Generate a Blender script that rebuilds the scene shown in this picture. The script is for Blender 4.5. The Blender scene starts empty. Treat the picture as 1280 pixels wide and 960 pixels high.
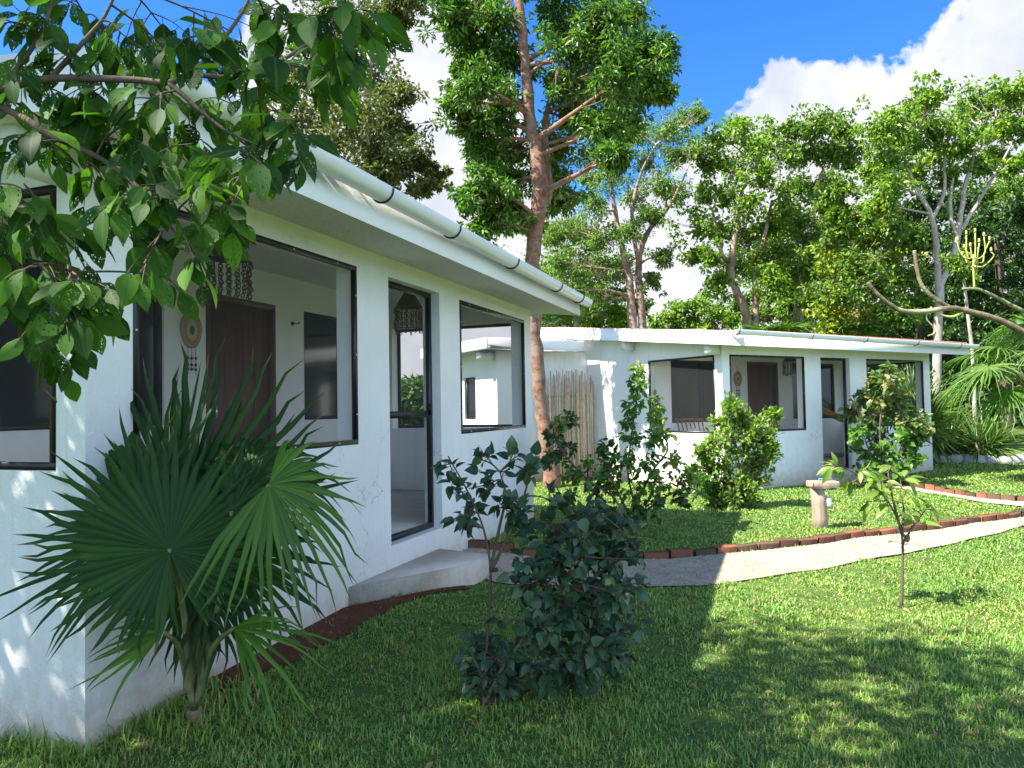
import bpy, math, random
import numpy as np
from mathutils import Vector, Matrix

rng = np.random.default_rng(7)
random.seed(7)
sc = bpy.context.scene
col = sc.collection

# ------------------------------------------------------------------ camera
F, PITCH, ROLL, EYE = 924.6, 0.0312, 0.0171, 1.5
cam_d = bpy.data.cameras.new('camera')
cam = bpy.data.objects.new('camera', cam_d)
col.objects.link(cam)
cam.location = (0, 0, EYE)
cam.rotation_euler = (Matrix.Rotation(math.pi / 2 + PITCH, 3, 'X') @ Matrix.Rotation(-ROLL, 3, 'Z')).to_euler()
cam_d.sensor_width = 36
cam_d.lens = 36 * F / 1280
cam_d.clip_start, cam_d.clip_end = 0.05, 2000
sc.camera = cam

# ------------------------------------------------------------------ light
SUN = Vector((-0.92, -0.39, 0)).normalized()
ELEV = math.radians(51)
SDIR = Vector((SUN.x * math.cos(ELEV), SUN.y * math.cos(ELEV), math.sin(ELEV)))
sun_d = bpy.data.lights.new('sun', 'SUN')
sun_d.energy, sun_d.angle, sun_d.color = 3.9, math.radians(0.55), (1.0, 0.955, 0.87)
sun = bpy.data.objects.new('sun', sun_d)
col.objects.link(sun)
sun.rotation_euler = SDIR.to_track_quat('Z', 'Y').to_euler()
sun.location = (-20, -10, 30)

world = bpy.data.worlds.new('World')
sc.world = world
world.use_nodes = True
wt = world.node_tree
wt.nodes.clear()


def N(t, kind, **kw):
    n = t.nodes.new(kind)
    for k, v in kw.items():
        setattr(n, k, v)
    return n


def inp(t, node, key, val):
    if val is None:
        return
    s = node.inputs[key]
    if isinstance(val, bpy.types.NodeSocket):
        t.links.new(val, s)
    else:
        s.default_value = val


def math_n(t, op, a, b=None, c=None, clamp=False):
    n = N(t, 'ShaderNodeMath', operation=op, use_clamp=clamp)
    inp(t, n, 0, a); inp(t, n, 1, b); inp(t, n, 2, c)
    return n.outputs[0]


def noise(t, vec, scale, detail=4, rough=0.55, dist=0.0, out='Fac'):
    n = N(t, 'ShaderNodeTexNoise')
    inp(t, n, 'Vector', vec)
    n.inputs['Scale'].default_value = scale
    n.inputs['Detail'].default_value = detail
    n.inputs['Roughness'].default_value = rough
    n.inputs['Distortion'].default_value = dist
    return n.outputs[out]


def ramp(t, fac, stops, interp='LINEAR'):
    n = N(t, 'ShaderNodeValToRGB')
    n.color_ramp.interpolation = interp
    e = n.color_ramp.elements
    while len(e) < len(stops):
        e.new(0.5)
    for el, (p, c) in zip(e, stops):
        el.position = p
        el.color = (c, c, c, 1) if isinstance(c, (int, float)) else (*c[:3], 1)
    inp(t, n, 'Fac', fac)
    return n.outputs['Color']


def mixc(t, fac, a, b, blend='MIX'):
    n = N(t, 'ShaderNodeMix', data_type='RGBA', blend_type=blend)
    inp(t, n, 'Factor', fac)
    for k, v in ((6, a), (7, b)):
        if isinstance(v, tuple):
            v = (*v[:3], 1)
        inp(t, n, k, v)
    return n.outputs[2]


sky = N(wt, 'ShaderNodeTexSky', sky_type='NISHITA')
sky.sun_disc = False
sky.sun_elevation = ELEV
sky.sun_rotation = math.atan2(SUN.x, SUN.y) % (2 * math.pi)
sky.air_density, sky.dust_density, sky.ozone_density = 1.0, 0.35, 2.2
hs = N(wt, 'ShaderNodeHueSaturation')
hs.inputs['Saturation'].default_value = 1.3
hs.inputs['Hue'].default_value = 0.497
wt.links.new(sky.outputs[0], hs.inputs['Color'])
bg_sky = N(wt, 'ShaderNodeBackground')
wt.links.new(mixc(wt, 1.0, hs.outputs[0], (0.50, 0.68, 0.95), 'MULTIPLY'), bg_sky.inputs['Color'])
bg_sky.inputs['Strength'].default_value = 0.074
tc = N(wt, 'ShaderNodeTexCoord')
DIRV = tc.outputs['Generated']
sx = N(wt, 'ShaderNodeSeparateXYZ')
wt.links.new(DIRV, sx.inputs[0])
az = math_n(wt, 'ARCTAN2', sx.outputs[0], sx.outputs[1])
el = math_n(wt, 'ARCSINE', sx.outputs[2])
azf = math_n(wt, 'ADD', math_n(wt, 'MULTIPLY', az, 1 / (2 * math.pi)), 0.5, clamp=True)


def azp(x):
    return math.degrees(math.atan((x - 640) / F)) / 360 + .5


# cloud top (as elevation / 45 degrees) against azimuth; cover outside the view added for fill light
tops = [(0, 1.0), (.12, .8), (.25, .5), (.36, .3), (azp(200), .2), (azp(400), .9), (azp(470), 1.0), (azp(590), 1.0), (azp(640), .52), (azp(740), .30), (azp(860), .38), (azp(905), .44), (azp(978), .545), (azp(1060), .52), (azp(1137), .505), (azp(1175), .50), (azp(1262), .53), (.64, .72), (.74, 1.0), (.86, .7), (1, 1.0)]
bound = math_n(wt, 'MULTIPLY', ramp(wt, azf, tops), math.radians(45))
n1 = noise(wt, DIRV, 7.0, 8, 0.58, 0.2)
n2 = noise(wt, DIRV, 22.0, 6, 0.55, 0.3)
pert = math_n(wt, 'ADD', math_n(wt, 'MULTIPLY', math_n(wt, 'SUBTRACT', n1, 0.5), 0.16),
              math_n(wt, 'MULTIPLY', math_n(wt, 'SUBTRACT', n2, 0.5), 0.15))
dd = math_n(wt, 'ADD', math_n(wt, 'SUBTRACT', bound, el), pert)
cov = ramp(wt, math_n(wt, 'ADD', math_n(wt, 'MULTIPLY', dd, 9.0), 0.5, clamp=True), [(0, 0), (.42, 0.0), (.5, .55), (.6, .95), (1, 1)])
n3 = noise(wt, DIRV, 8.0, 7, 0.58, 0.15)
shade = mixc(wt, math_n(wt, 'MULTIPLY', math_n(wt, 'SUBTRACT', n3, 0.36, clamp=True), 3.2, clamp=True), (0.70, 0.74, 0.85), (1.0, 1.0, 1.0))
bg_c = N(wt, 'ShaderNodeBackground')
# extra brightness and blue tint added to unseen clouds behind the camera, lifting shade fill
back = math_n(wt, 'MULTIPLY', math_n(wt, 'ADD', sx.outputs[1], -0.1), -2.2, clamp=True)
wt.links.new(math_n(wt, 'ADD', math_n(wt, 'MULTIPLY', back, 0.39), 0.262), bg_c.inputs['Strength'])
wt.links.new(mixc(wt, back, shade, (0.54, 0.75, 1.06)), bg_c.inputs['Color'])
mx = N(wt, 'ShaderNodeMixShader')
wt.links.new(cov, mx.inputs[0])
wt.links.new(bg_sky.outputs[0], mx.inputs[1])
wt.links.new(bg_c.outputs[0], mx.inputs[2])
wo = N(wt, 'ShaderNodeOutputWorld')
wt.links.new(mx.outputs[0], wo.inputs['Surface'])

sc.view_settings.view_transform = 'Standard'
sc.view_settings.look = 'None'
sc.view_settings.exposure = 2.1
sc.view_settings.gamma = 1
sc.view_settings.use_curve_mapping = False
sc.render.engine = 'CYCLES'
sc.cycles.max_bounces = 8
sc.cycles.diffuse_bounces = 6
sc.cycles.transparent_max_bounces = 24
sc.cycles.use_denoising = True
sc.cycles.sample_clamp_indirect = 8


# ------------------------------------------------------------------ helpers
def at(x, y, Y):
    """world point at depth Y seen through photo pixel x, y"""
    X, V = x - 640, y - 480
    c, s = math.cos(ROLL), math.sin(ROLL)
    px, py = X * c - V * s, X * s + V * c
    c, s = math.cos(PITCH), math.sin(PITCH)
    rx, rv = px / F, -py / F
    d = np.array([rx, c - rv * s, s + rv * c])
    return np.array([0, 0, EYE]) + d * (Y / d[1])


def unit(v):
    v = np.asarray(v, float)
    return v / np.maximum(np.linalg.norm(v, axis=-1, keepdims=True), 1e-9)


class MB:
    def __init__(s):
        s.v, s.q, s.t, s.n, s.uv = [], [], [], 0, []

    def add(s, v, q=None, t=None, uv=None):
        v = np.asarray(v, float).reshape(-1, 3)
        s.v.append(v)
        if q is not None and len(q):
            s.q.append(np.asarray(q, int).reshape(-1, 4) + s.n)
        if t is not None and len(t):
            s.t.append(np.asarray(t, int).reshape(-1, 3) + s.n)
        s.uv.append(np.zeros((len(v), 2)) if uv is None else np.asarray(uv, float).reshape(-1, 2))
        s.n += len(v)

    def box(s, x0, x1, y0, y1, z0, z1, M=None):
        v = np.array([[x, y, z] for z in (z0, z1) for y in (y0, y1) for x in (x0, x1)], float)
        if M is not None:
            v = v @ np.array(M)[:3, :3].T + np.array(M)[:3, 3]
        s.add(v, [[0, 2, 3, 1], [4, 5, 7, 6], [0, 1, 5, 4], [2, 6, 7, 3], [0, 4, 6, 2], [1, 3, 7, 5]])

    def bevel_box(s, x0, x1, y0, y1, z0, z1, b, M=None):
        """box with chamfered edges"""
        v, idx = [], {}
        X, Y, Z = (x0, x1), (y0, y1), (z0, z1)
        for i in (0, 1):
            for j in (0, 1):
                for k in (0, 1):
                    sx_, sy_, sz_ = (1 - 2 * i) * b, (1 - 2 * j) * b, (1 - 2 * k) * b
                    for a in range(3):
                        p = [X[i] + sx_, Y[j] + sy_, Z[k] + sz_]
                        p[a] = (X[i], Y[j], Z[k])[a]
                        idx[(i, j, k, a)] = len(v)
                        v.append(p)
        q, t = [], []
        for a in range(3):
            b_, c_ = (a + 1) % 3, (a + 2) % 3
            for e in (0, 1):
                f = []
                for (m, n_) in ((0, 0), (1, 0), (1, 1), (0, 1)):
                    k = [0, 0, 0]; k[a] = e; k[b_] = m; k[c_] = n_
                    f.append(idx[(*k, a)])
                q.append(f if e else f[::-1])
            for m in (0, 1):
                for n_ in (0, 1):
                    k0 = [0, 0, 0]; k0[b_] = m; k0[c_] = n_
                    k1 = list(k0); k1[a] = 1
                    q.append([idx[(*k0, b_)], idx[(*k1, b_)], idx[(*k1, c_)], idx[(*k0, c_)]])
        for i in (0, 1):
            for j in (0, 1):
                for k in (0, 1):
                    t.append([idx[(i, j, k, 0)], idx[(i, j, k, 1)], idx[(i, j, k, 2)]])
        v = np.array(v, float)
        if M is not None:
            v = v @ np.array(M)[:3, :3].T + np.array(M)[:3, 3]
        s.add(v, q, t)

    def tube(s, pts, rad, sides=8, cap=True):
        pts = np.asarray(pts, float)
        n = len(pts)
        rad = np.broadcast_to(np.asarray(rad, float), (n,))
        tan = unit(np.gradient(pts, axis=0))
        ref = np.array([0, 0, 1.0]) if abs(tan[0][2]) < 0.9 else np.array([1.0, 0, 0])
        u = unit(np.cross(tan[0], ref))
        ang = np.arange(sides) * 2 * math.pi / sides
        V = []
        for i in range(n):
            u = unit(u - tan[i] * np.dot(u, tan[i]))
            w = np.cross(tan[i], u)
            V.append(pts[i] + rad[i] * (np.cos(ang)[:, None] * u + np.sin(ang)[:, None] * w))
        V = np.concatenate(V)
        i, j = np.meshgrid(np.arange(n - 1), np.arange(sides), indexing='ij')
        a = (i * sides + j).ravel(); b = (i * sides + (j + 1) % sides).ravel()
        Q = np.stack([a, b, b + sides, a + sides], 1)
        T = []
        if cap:
            V = np.concatenate([V, pts[:1], pts[-1:]])
            for k in range(sides):
                T.append([n * sides, (k + 1) % sides, k])
                T.append([n * sides + 1, (n - 1) * sides + k, (n - 1) * sides + (k + 1) % sides])
        s.add(V, Q, T)

    def lathe(s, prof, sides=20, center=(0, 0, 0)):
        prof = np.asarray(prof, float)
        ang = np.arange(sides) * 2 * math.pi / sides
        V = np.concatenate([np.stack([r * np.cos(ang), r * np.sin(ang), np.full(sides, z)], 1) for r, z in prof]) + np.array(center)
        n = len(prof)
        i, j = np.meshgrid(np.arange(n - 1), np.arange(sides), indexing='ij')
        a = (i * sides + j).ravel(); b = (i * sides + (j + 1) % sides).ravel()
        s.add(V, np.stack([a, b, b + sides, a + sides], 1))

    def build(s, name, mat, parent=None, smooth=False, kind=None):
        me = bpy.data.meshes.new(name)
        v = np.concatenate(s.v)
        q = np.concatenate(s.q) if s.q else np.zeros((0, 4), int)
        t = np.concatenate(s.t) if s.t else np.zeros((0, 3), int)
        me.vertices.add(len(v))
        me.vertices.foreach_set('co', v.astype(np.float32).ravel())
        loops = np.concatenate([q.ravel(), t.ravel()])
        me.loops.add(len(loops))
        me.loops.foreach_set('vertex_index', loops.astype(np.int32))
        st = np.concatenate([np.arange(len(q)) * 4, len(q) * 4 + np.arange(len(t)) * 3])
        me.polygons.add(len(st))
        me.polygons.foreach_set('loop_start', st.astype(np.int32))
        uv = np.concatenate(s.uv)
        if uv.any():
            l = me.uv_layers.new(name='UVMap')
            l.data.foreach_set('uv', uv[loops].astype(np.float32).ravel())
        me.update(calc_edges=True)
        me.validate()
        if smooth:
            me.polygons.foreach_set('use_smooth', np.ones(len(me.polygons), bool))
        me.materials.append(mat)
        o = bpy.data.objects.new(name, me)
        col.objects.link(o)
        if parent is not None:
            o.parent = parent
        if kind:
            o['kind'] = kind
        return o


def tag(o, label, cat, group=None, kind=None):
    o['label'] = label
    o['category'] = cat
    if group:
        o['group'] = group
    if kind:
        o['kind'] = kind
    return o


def empty(name, loc=(0, 0, 0), rz=0):
    o = bpy.data.objects.new(name, None)
    col.objects.link(o)
    o.location = loc
    o.rotation_euler = (0, 0, rz)
    o.empty_display_size = 0.2
    return o


def local(parent, pts):
    return np.asarray(pts, float) - np.array(parent.location)


# ------------------------------------------------------------------ materials
def new_mat(name):
    m = bpy.data.materials.new(name)
    m.use_nodes = True
    t = m.node_tree
    b = t.nodes['Principled BSDF']
    return m, t, b


def obj_co(t):
    return N(t, 'ShaderNodeTexCoord').outputs['Object']


def bump(t, b, h, strength, dist):
    n = N(t, 'ShaderNodeBump')
    n.inputs['Strength'].default_value = strength
    n.inputs['Distance'].default_value = dist
    t.links.new(h, n.inputs['Height'])
    t.links.new(n.outputs[0], b.inputs['Normal'])


def plain(name, c, rough=0.6, metal=0.0, var=0.15, scale=6.0, spec=0.5):
    m, t, b = new_mat(name)
    co = obj_co(t)
    f = noise(t, co, scale, 5)
    c0 = tuple(x * (1 - var) for x in c); c1 = tuple(min(1, x * (1 + var)) for x in c)
    t.links.new(ramp(t, f, [(.3, c0), (.7, c1)]), b.inputs['Base Color'])
    b.inputs['Roughness'].default_value = rough
    b.inputs['Metallic'].default_value = metal
    b.inputs['Specular IOR Level'].default_value = spec
    return m


def stucco(name, c=(0.80, 0.80, 0.785), dirt=True, rough=0.85, bstr=0.65):
    m, t, b = new_mat(name)
    co = obj_co(t)
    big = noise(t, co, 1.1, 6, 0.65)
    mid = noise(t, co, 9.0, 6, 0.7)
    colr = mixc(t, ramp(t, big, [(.35, 0.0), (.75, 1.0)]), tuple(x * 0.88 for x in c), c)
    spots = ramp(t, noise(t, co, 34.0, 3, 0.6), [(.70, 0.0), (.78, 0.55)])
    colr = mixc(t, spots, colr, (0.50, 0.47, 0.41))
    if dirt:
        g = N(t, 'ShaderNodeNewGeometry')
        sp = N(t, 'ShaderNodeSeparateXYZ')
        t.links.new(g.outputs['Position'], sp.inputs[0])
        hgt = math_n(t, 'ADD', sp.outputs[2], math_n(t, 'MULTIPLY', math_n(t, 'SUBTRACT', mid, 0.5), 0.5))
        low = ramp(t, hgt, [(0.02, 0.85), (0.25, 0.32), (0.6, 0.0)])
        colr = mixc(t, low, colr, (0.42, 0.33, 0.24))
        mp = N(t, 'ShaderNodeMapping')
        mp.inputs['Scale'].default_value = (14, 14, 0.7)
        t.links.new(co, mp.inputs[0])
        st = ramp(t, noise(t, mp.outputs[0], 1.0, 5, 0.6), [(.55, 0.0), (.75, 0.40)])
        colr = mixc(t, st, colr, (0.55, 0.53, 0.49))
    if dirt:
        wv = N(t, 'ShaderNodeVectorMath', operation='ADD')
        t.links.new(co, wv.inputs[0])
        t.links.new(noise(t, co, 2.5, 4, 0.6, out='Color'), wv.inputs[1])
        vo = N(t, 'ShaderNodeTexVoronoi', feature='DISTANCE_TO_EDGE')
        vo.inputs['Scale'].default_value = 0.55
        t.links.new(wv.outputs[0], vo.inputs['Vector'])
        crack = ramp(t, vo.outputs['Distance'], [(0.0, .55), (.004, .0)])
        crack = math_n(t, 'MULTIPLY', crack, ramp(t, noise(t, co, .8, 2), [(.48, 0.0), (.58, 1.0)]))
        colr = mixc(t, crack, colr, (0.28, 0.26, 0.23))
    t.links.new(colr, b.inputs['Base Color'])
    b.inputs['Roughness'].default_value = rough
    b.inputs['Specular IOR Level'].default_value = 0.25
    fine = noise(t, co, 60.0, 5, 0.7)
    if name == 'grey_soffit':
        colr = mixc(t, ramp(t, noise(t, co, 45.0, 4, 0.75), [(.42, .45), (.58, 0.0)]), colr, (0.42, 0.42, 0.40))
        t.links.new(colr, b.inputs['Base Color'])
    h = math_n(t, 'ADD', math_n(t, 'MULTIPLY', mid, 1.0), math_n(t, 'MULTIPLY', fine, 0.6))
    bump(t, b, h, bstr, 0.012)
    return m


def leaf_mat(name, stops, trans=0.35, rough=0.42, spec=0.5, holes=False, vein=None, tscale=(1.25, 1.35, 0.55)):
    """stops: colours picked per leaf"""
    m, t, b = new_mat(name)
    g = N(t, 'ShaderNodeNewGeometry')
    rnd = g.outputs['Random Per Island']
    c = ramp(t, rnd, [(i / max(1, len(stops) - 1), s) for i, s in enumerate(stops)])
    co = N(t, 'ShaderNodeTexCoord')
    big = noise(t, co.outputs['Object'], 1.7, 3)
    c = mixc(t, ramp(t, big, [(.35, 0.0), (.68, .45)]), c, mixc(t, 1.0, c, (1.35, 1.25, 0.9), 'MULTIPLY'))
    alpha = None
    if vein or holes:
        uv = co.outputs['UV']
        su = N(t, 'ShaderNodeSeparateXYZ')
        t.links.new(uv, su.inputs[0])
        if vein:
            mid = math_n(t, 'ABSOLUTE', math_n(t, 'SUBTRACT', su.outputs[0], 0.5))
            rib = ramp(t, mid, [(0.0, 0.9), (0.035, 0.5), (0.06, 0.0)])
            v2 = math_n(t, 'SINE', math_n(t, 'MULTIPLY', math_n(t, 'SUBTRACT', su.outputs[1], math_n(t, 'MULTIPLY', mid, 0.7)), 62.0))
            rib = math_n(t, 'ADD', rib, ramp(t, v2, [(.86, 0.0), (.98, .25)]), clamp=True)
            c = mixc(t, rib, c, vein)
            if name.startswith('fan'):      # dried tips
                c = mixc(t, ramp(t, math_n(t, 'ADD', su.outputs[1], math_n(t, 'MULTIPLY', rnd, .06)), [(.93, 0.0), (1.0, .8)]), c, (0.20, 0.13, 0.05))
        if holes:
            ad = N(t, 'ShaderNodeVectorMath', operation='ADD')
            t.links.new(uv, ad.inputs[0])
            cb = N(t, 'ShaderNodeCombineXYZ')
            t.links.new(math_n(t, 'MULTIPLY', rnd, 57.0), cb.inputs[0])
            t.links.new(math_n(t, 'MULTIPLY', rnd, 131.0), cb.inputs[1])
            t.links.new(cb.outputs[0], ad.inputs[1])
            vo = N(t, 'ShaderNodeTexVoronoi')
            vo.inputs['Scale'].default_value = 12.0
            t.links.new(ad.outputs[0], vo.inputs['Vector'])
            cell = N(t, 'ShaderNodeSeparateColor')
            t.links.new(vo.outputs['Color'], cell.inputs[0])
            thr = math_n(t, 'MULTIPLY', math_n(t, 'MULTIPLY', cell.outputs[0], 0.40), math_n(t, 'GREATER_THAN', math_n(t, 'FRACT', math_n(t, 'MULTIPLY', rnd, 17.0)), 0.35))
            alpha = math_n(t, 'GREATER_THAN', vo.outputs['Distance'], thr)
    t.links.new(c, b.inputs['Base Color'])
    b.inputs['Roughness'].default_value = rough
    b.inputs['Specular IOR Level'].default_value = spec
    tr = N(t, 'ShaderNodeBsdfTranslucent')
    t.links.new(mixc(t, 1.0, c, tscale, 'MULTIPLY'), tr.inputs['Color'])
    mxs = N(t, 'ShaderNodeMixShader')
    mxs.inputs[0].default_value = trans
    t.links.new(b.outputs[0], mxs.inputs[1])
    t.links.new(tr.outputs[0], mxs.inputs[2])
    out = t.nodes['Material Output']
    res = mxs.outputs[0]
    if alpha is not None:
        tp = N(t, 'ShaderNodeBsdfTransparent')
        m2 = N(t, 'ShaderNodeMixShader')
        t.links.new(alpha, m2.inputs[0])
        t.links.new(tp.outputs[0], m2.inputs[1])
        t.links.new(res, m2.inputs[2])
        res = m2.outputs[0]
    t.links.new(res, out.inputs['Surface'])
    return m


def bark(name, c0, c1, scale=5.0, stretch=0.25, c2=None):
    m, t, b = new_mat(name)
    co = obj_co(t)
    mp = N(t, 'ShaderNodeMapping')
    mp.inputs['Scale'].default_value = (1, 1, stretch)
    t.links.new(co, mp.inputs[0])
    f = noise(t, mp.outputs[0], scale, 7, 0.68, 0.4)
    c = ramp(t, f, [(.32, c0), (.66, c1)])
    if c2:
        p = ramp(t, noise(t, co, 2.2, 4, 0.6), [(.52, 0.0), (.6, 0.8)])
        c = mixc(t, p, c, c2)
    t.links.new(c, b.inputs['Base Color'])
    b.inputs['Roughness'].default_value = 0.9
    b.inputs['Specular IOR Level'].default_value = 0.2
    bump(t, b, f, 0.7, 0.03)
    return m


def ground_mat(name, stops, scale, fine_scale, bdist=0.02, mix2=None, rough=0.95):
    m, t, b = new_mat(name)
    g = N(t, 'ShaderNodeNewGeometry')
    pos = g.outputs['Position']
    f = noise(t, pos, scale, 6, 0.65)
    f2 = noise(t, pos, fine_scale, 5, 0.7)
    k = math_n(t, 'ADD', math_n(t, 'MULTIPLY', f, 0.55), math_n(t, 'MULTIPLY', f2, 0.45))
    c = ramp(t, k, stops)
    t.links.new(c, b.inputs['Base Color'])
    b.inputs['Roughness'].default_value = rough
    b.inputs['Specular IOR Level'].default_value = 0.15
    bump(t, b, f2, 0.8, bdist)
    return m


M = {}
M['wall'] = stucco('white_stucco')
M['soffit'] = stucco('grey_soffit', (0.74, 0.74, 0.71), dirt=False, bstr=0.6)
M['fascia'] = stucco('white_render', (0.80, 0.79, 0.76), dirt=False, bstr=0.2)
M['inner'] = stucco('porch_plaster', (0.86, 0.85, 0.82), dirt=False, bstr=0.15)
M['tile'] = plain('roof_clay', (0.48, 0.15, 0.075), 0.8, var=0.4, scale=14)
M['floor'] = plain('floor_cement', (0.62, 0.57, 0.50), 0.55, var=0.1)
M['step'] = stucco('step_cement', (0.66, 0.61, 0.54), dirt=True)
M['frame'] = plain('dark_aluminium', (0.018, 0.018, 0.019), 0.4, 0.3, var=0.1)
M['gutter'] = plain('white_plastic', (0.74, 0.75, 0.77), 0.32, var=0.03)
M['bracket'] = plain('dark_steel', (0.03, 0.03, 0.03), 0.45, 0.6)
M['screw'] = plain('zinc_screw', (0.6, 0.6, 0.6), 0.3, 0.9)
M['curtain'] = plain('grey_curtain', (0.30, 0.31, 0.33), 0.9)


def wood(name, c0, c1, scale=(14, 14, 0.6), rough=0.55):
    m, t, b = new_mat(name)
    mp = N(t, 'ShaderNodeMapping')
    mp.inputs['Scale'].default_value = scale
    t.links.new(obj_co(t), mp.inputs[0])
    f = noise(t, mp.outputs[0], 2.0, 6, 0.65, 0.6)
    t.links.new(ramp(t, f, [(.3, c0), (.7, c1)]), b.inputs['Base Color'])
    b.inputs['Roughness'].default_value = rough
    bump(t, b, f, 0.3, 0.008)
    return m


M['door'] = wood('dark_door_wood', (0.075, 0.028, 0.018), (0.16, 0.065, 0.042))
M['post'] = wood('grey_post_wood', (0.20, 0.14, 0.095), (0.40, 0.30, 0.215), (5, 5, 1.0), 0.85)
M['stick'] = None
M['chain'] = plain('ring_wood', (0.085, 0.045, 0.03), 0.6, var=0.4, scale=40)
M['chair'] = wood('chair_wood', (0.12, 0.06, 0.03), (0.22, 0.11, 0.06))
M['hammock'] = plain('hammock_cloth', (0.62, 0.30, 0.03), 0.9, var=0.2, scale=30)
M['white'] = plain('white_shell', (0.5, 0.5, 0.48), 0.4)
M['blue'] = plain('blue_cloth', (0.12, 0.35, 0.55), 0.7)


def screen_mat():
    m, t, b = new_mat('insect_mesh')
    b.inputs['Base Color'].default_value = (0.06, 0.06, 0.062, 1)
    b.inputs['Roughness'].default_value = 0.7
    tp = N(t, 'ShaderNodeBsdfTransparent')
    s = N(t, 'ShaderNodeMixShader')
    s.inputs[0].default_value = 0.17
    t.links.new(tp.outputs[0], s.inputs[1])
    t.links.new(b.outputs[0], s.inputs[2])
    t.links.new(s.outputs[0], t.nodes['Material Output'].inputs['Surface'])
    return m


M['screen'] = screen_mat()


def glass_mat():
    m, t, b = new_mat('dark_window_glass')
    b.inputs['Base Color'].default_value = (0.010, 0.012, 0.016, 1)
    b.inputs['Roughness'].default_value = 0.08
    b.inputs['Specular IOR Level'].default_value = 0.45
    return m


M['glass'] = glass_mat()


def mandala_mat():
    m, t, b = new_mat('woven_rings')
    sp = N(t, 'ShaderNodeSeparateXYZ')
    t.links.new(obj_co(t), sp.inputs[0])
    r = math_n(t, 'SQRT', math_n(t, 'ADD', math_n(t, 'POWER', sp.outputs[0], 2.0), math_n(t, 'POWER', math_n(t, 'MULTIPLY', sp.outputs[2], 0.72), 2.0)))
    c = ramp(t, math_n(t, 'MULTIPLY', r, 1 / 0.16), [(0.0, (0.02, 0.10, 0.12)), (.18, (0.02, 0.16, 0.2)), (.22, (0.5, 0.42, 0.2)), (.42, (0.45, 0.33, 0.12)),
                     (.5, (0.36, 0.16, 0.05)), (.62, (0.45, 0.30, 0.16)), (.7, (0.34, 0.24, 0.24)), (.86, (0.42, 0.32, 0.3)), (.9, (0.12, 0.03, 0.04)), (1.0, (0.10, 0.03, 0.03))], 'LINEAR')
    t.links.new(c, b.inputs['Base Color'])
    b.inputs['Roughness'].default_value = 0.9
    return m


M['mandala'] = mandala_mat()


def random_island_mat(name, stops, rough=0.85, nscale=40.0, bstr=0.5):
    m, t, b = new_mat(name)
    g = N(t, 'ShaderNodeNewGeometry')
    c = ramp(t, g.outputs['Random Per Island'], [(i / (len(stops) - 1), s) for i, s in enumerate(stops)])
    f = noise(t, g.outputs['Position'], nscale, 5, 0.7)
    c = mixc(t, ramp(t, f, [(.35, .55), (.6, 0.0)]), c, mixc(t, 1.0, c, (0.45, 0.45, 0.42), 'MULTIPLY'))
    t.links.new(c, b.inputs['Base Color'])
    b.inputs['Roughness'].default_value = rough
    b.inputs['Specular IOR Level'].default_value = 0.2
    bump(t, b, f, bstr, 0.01)
    return m


M['brick'] = random_island_mat('red_brick', [(0.07, 0.042, 0.026), (0.20, 0.075, 0.042), (0.10, 0.055, 0.032), (0.26, 0.095, 0.052), (0.06, 0.05, 0.026), (0.14, 0.075, 0.048)])
M['stick'] = random_island_mat('bleached_sticks', [(0.42, 0.28, 0.18), (0.64, 0.49, 0.35), (0.48, 0.30, 0.18), (0.70, 0.58, 0.45), (0.33, 0.22, 0.145)], nscale=14)
M['rock'] = random_island_mat('white_rock', [(0.30, 0.28, 0.25), (0.46, 0.44, 0.40), (0.24, 0.23, 0.20)])
M['lawn'] = ground_mat('lawn_soil', [(.3, (0.05, 0.07, 0.018)), (.5, (0.075, 0.125, 0.026)), (.7, (0.14, 0.15, 0.05))], 1.5, 38.0)
M['gravel'] = ground_mat('pale_gravel', [(.28, (0.28, 0.215, 0.14)), (.5, (0.43, 0.355, 0.25)), (.72, (0.54, 0.465, 0.35))], 3.0, 110.0, 0.02)
M['soil'] = ground_mat('red_soil', [(.3, (0.06, 0.022, 0.012)), (.5, (0.115, 0.042, 0.022)), (.72, (0.17, 0.075, 0.04))], 4.0, 40.0, 0.03)


def grass_mat():
    m, t, b = new_mat('grass_blades')
    g = N(t, 'ShaderNodeNewGeometry')
    rnd = g.outputs['Random Per Island']
    c = ramp(t, rnd, [(0, (0.085, 0.20, 0.03)), (.35, (0.14, 0.285, 0.045)), (.7, (0.20, 0.35, 0.07)), (.87, (0.27, 0.39, 0.10)), (.955, (0.34, 0.31, 0.14)), (1, (0.42, 0.36, 0.21))])
    big = noise(t, g.outputs['Position'], 0.9, 4, 0.6)
    c = mixc(t, ramp(t, big, [(.4, 0.0), (.65, .75)]), c, mixc(t, 1.0, c, (1.45, 1.12, 1.1), 'MULTIPLY'))
    dry = ramp(t, noise(t, g.outputs['Position'], 2.6, 5, 0.65), [(.55, 0.0), (.72, .65)])
    c = mixc(t, dry, c, (0.20, 0.17, 0.075))
    t.links.new(c, b.inputs['Base Color'])
    b.inputs['Roughness'].default_value = 0.5
    b.inputs['Specular IOR Level'].default_value = 0.3
    tr = N(t, 'ShaderNodeBsdfTranslucent')
    t.links.new(mixc(t, 1.0, c, (1.2, 1.25, 0.6), 'MULTIPLY'), tr.inputs['Color'])
    mxs = N(t, 'ShaderNodeMixShader')
    mxs.inputs[0].default_value = 0.3
    t.links.new(b.outputs[0], mxs.inputs[1])
    t.links.new(tr.outputs[0], mxs.inputs[2])
    t.links.new(mxs.outputs[0], t.nodes['Material Output'].inputs['Surface'])
    return m


M['grass'] = grass_mat()

# ------------------------------------------------------------------ site plan
A1, C1 = 0.3461, np.array([-1.9159, 3.3192])
A2, C2 = 1.0201, np.array([3.6375, 12.7647])


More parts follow.
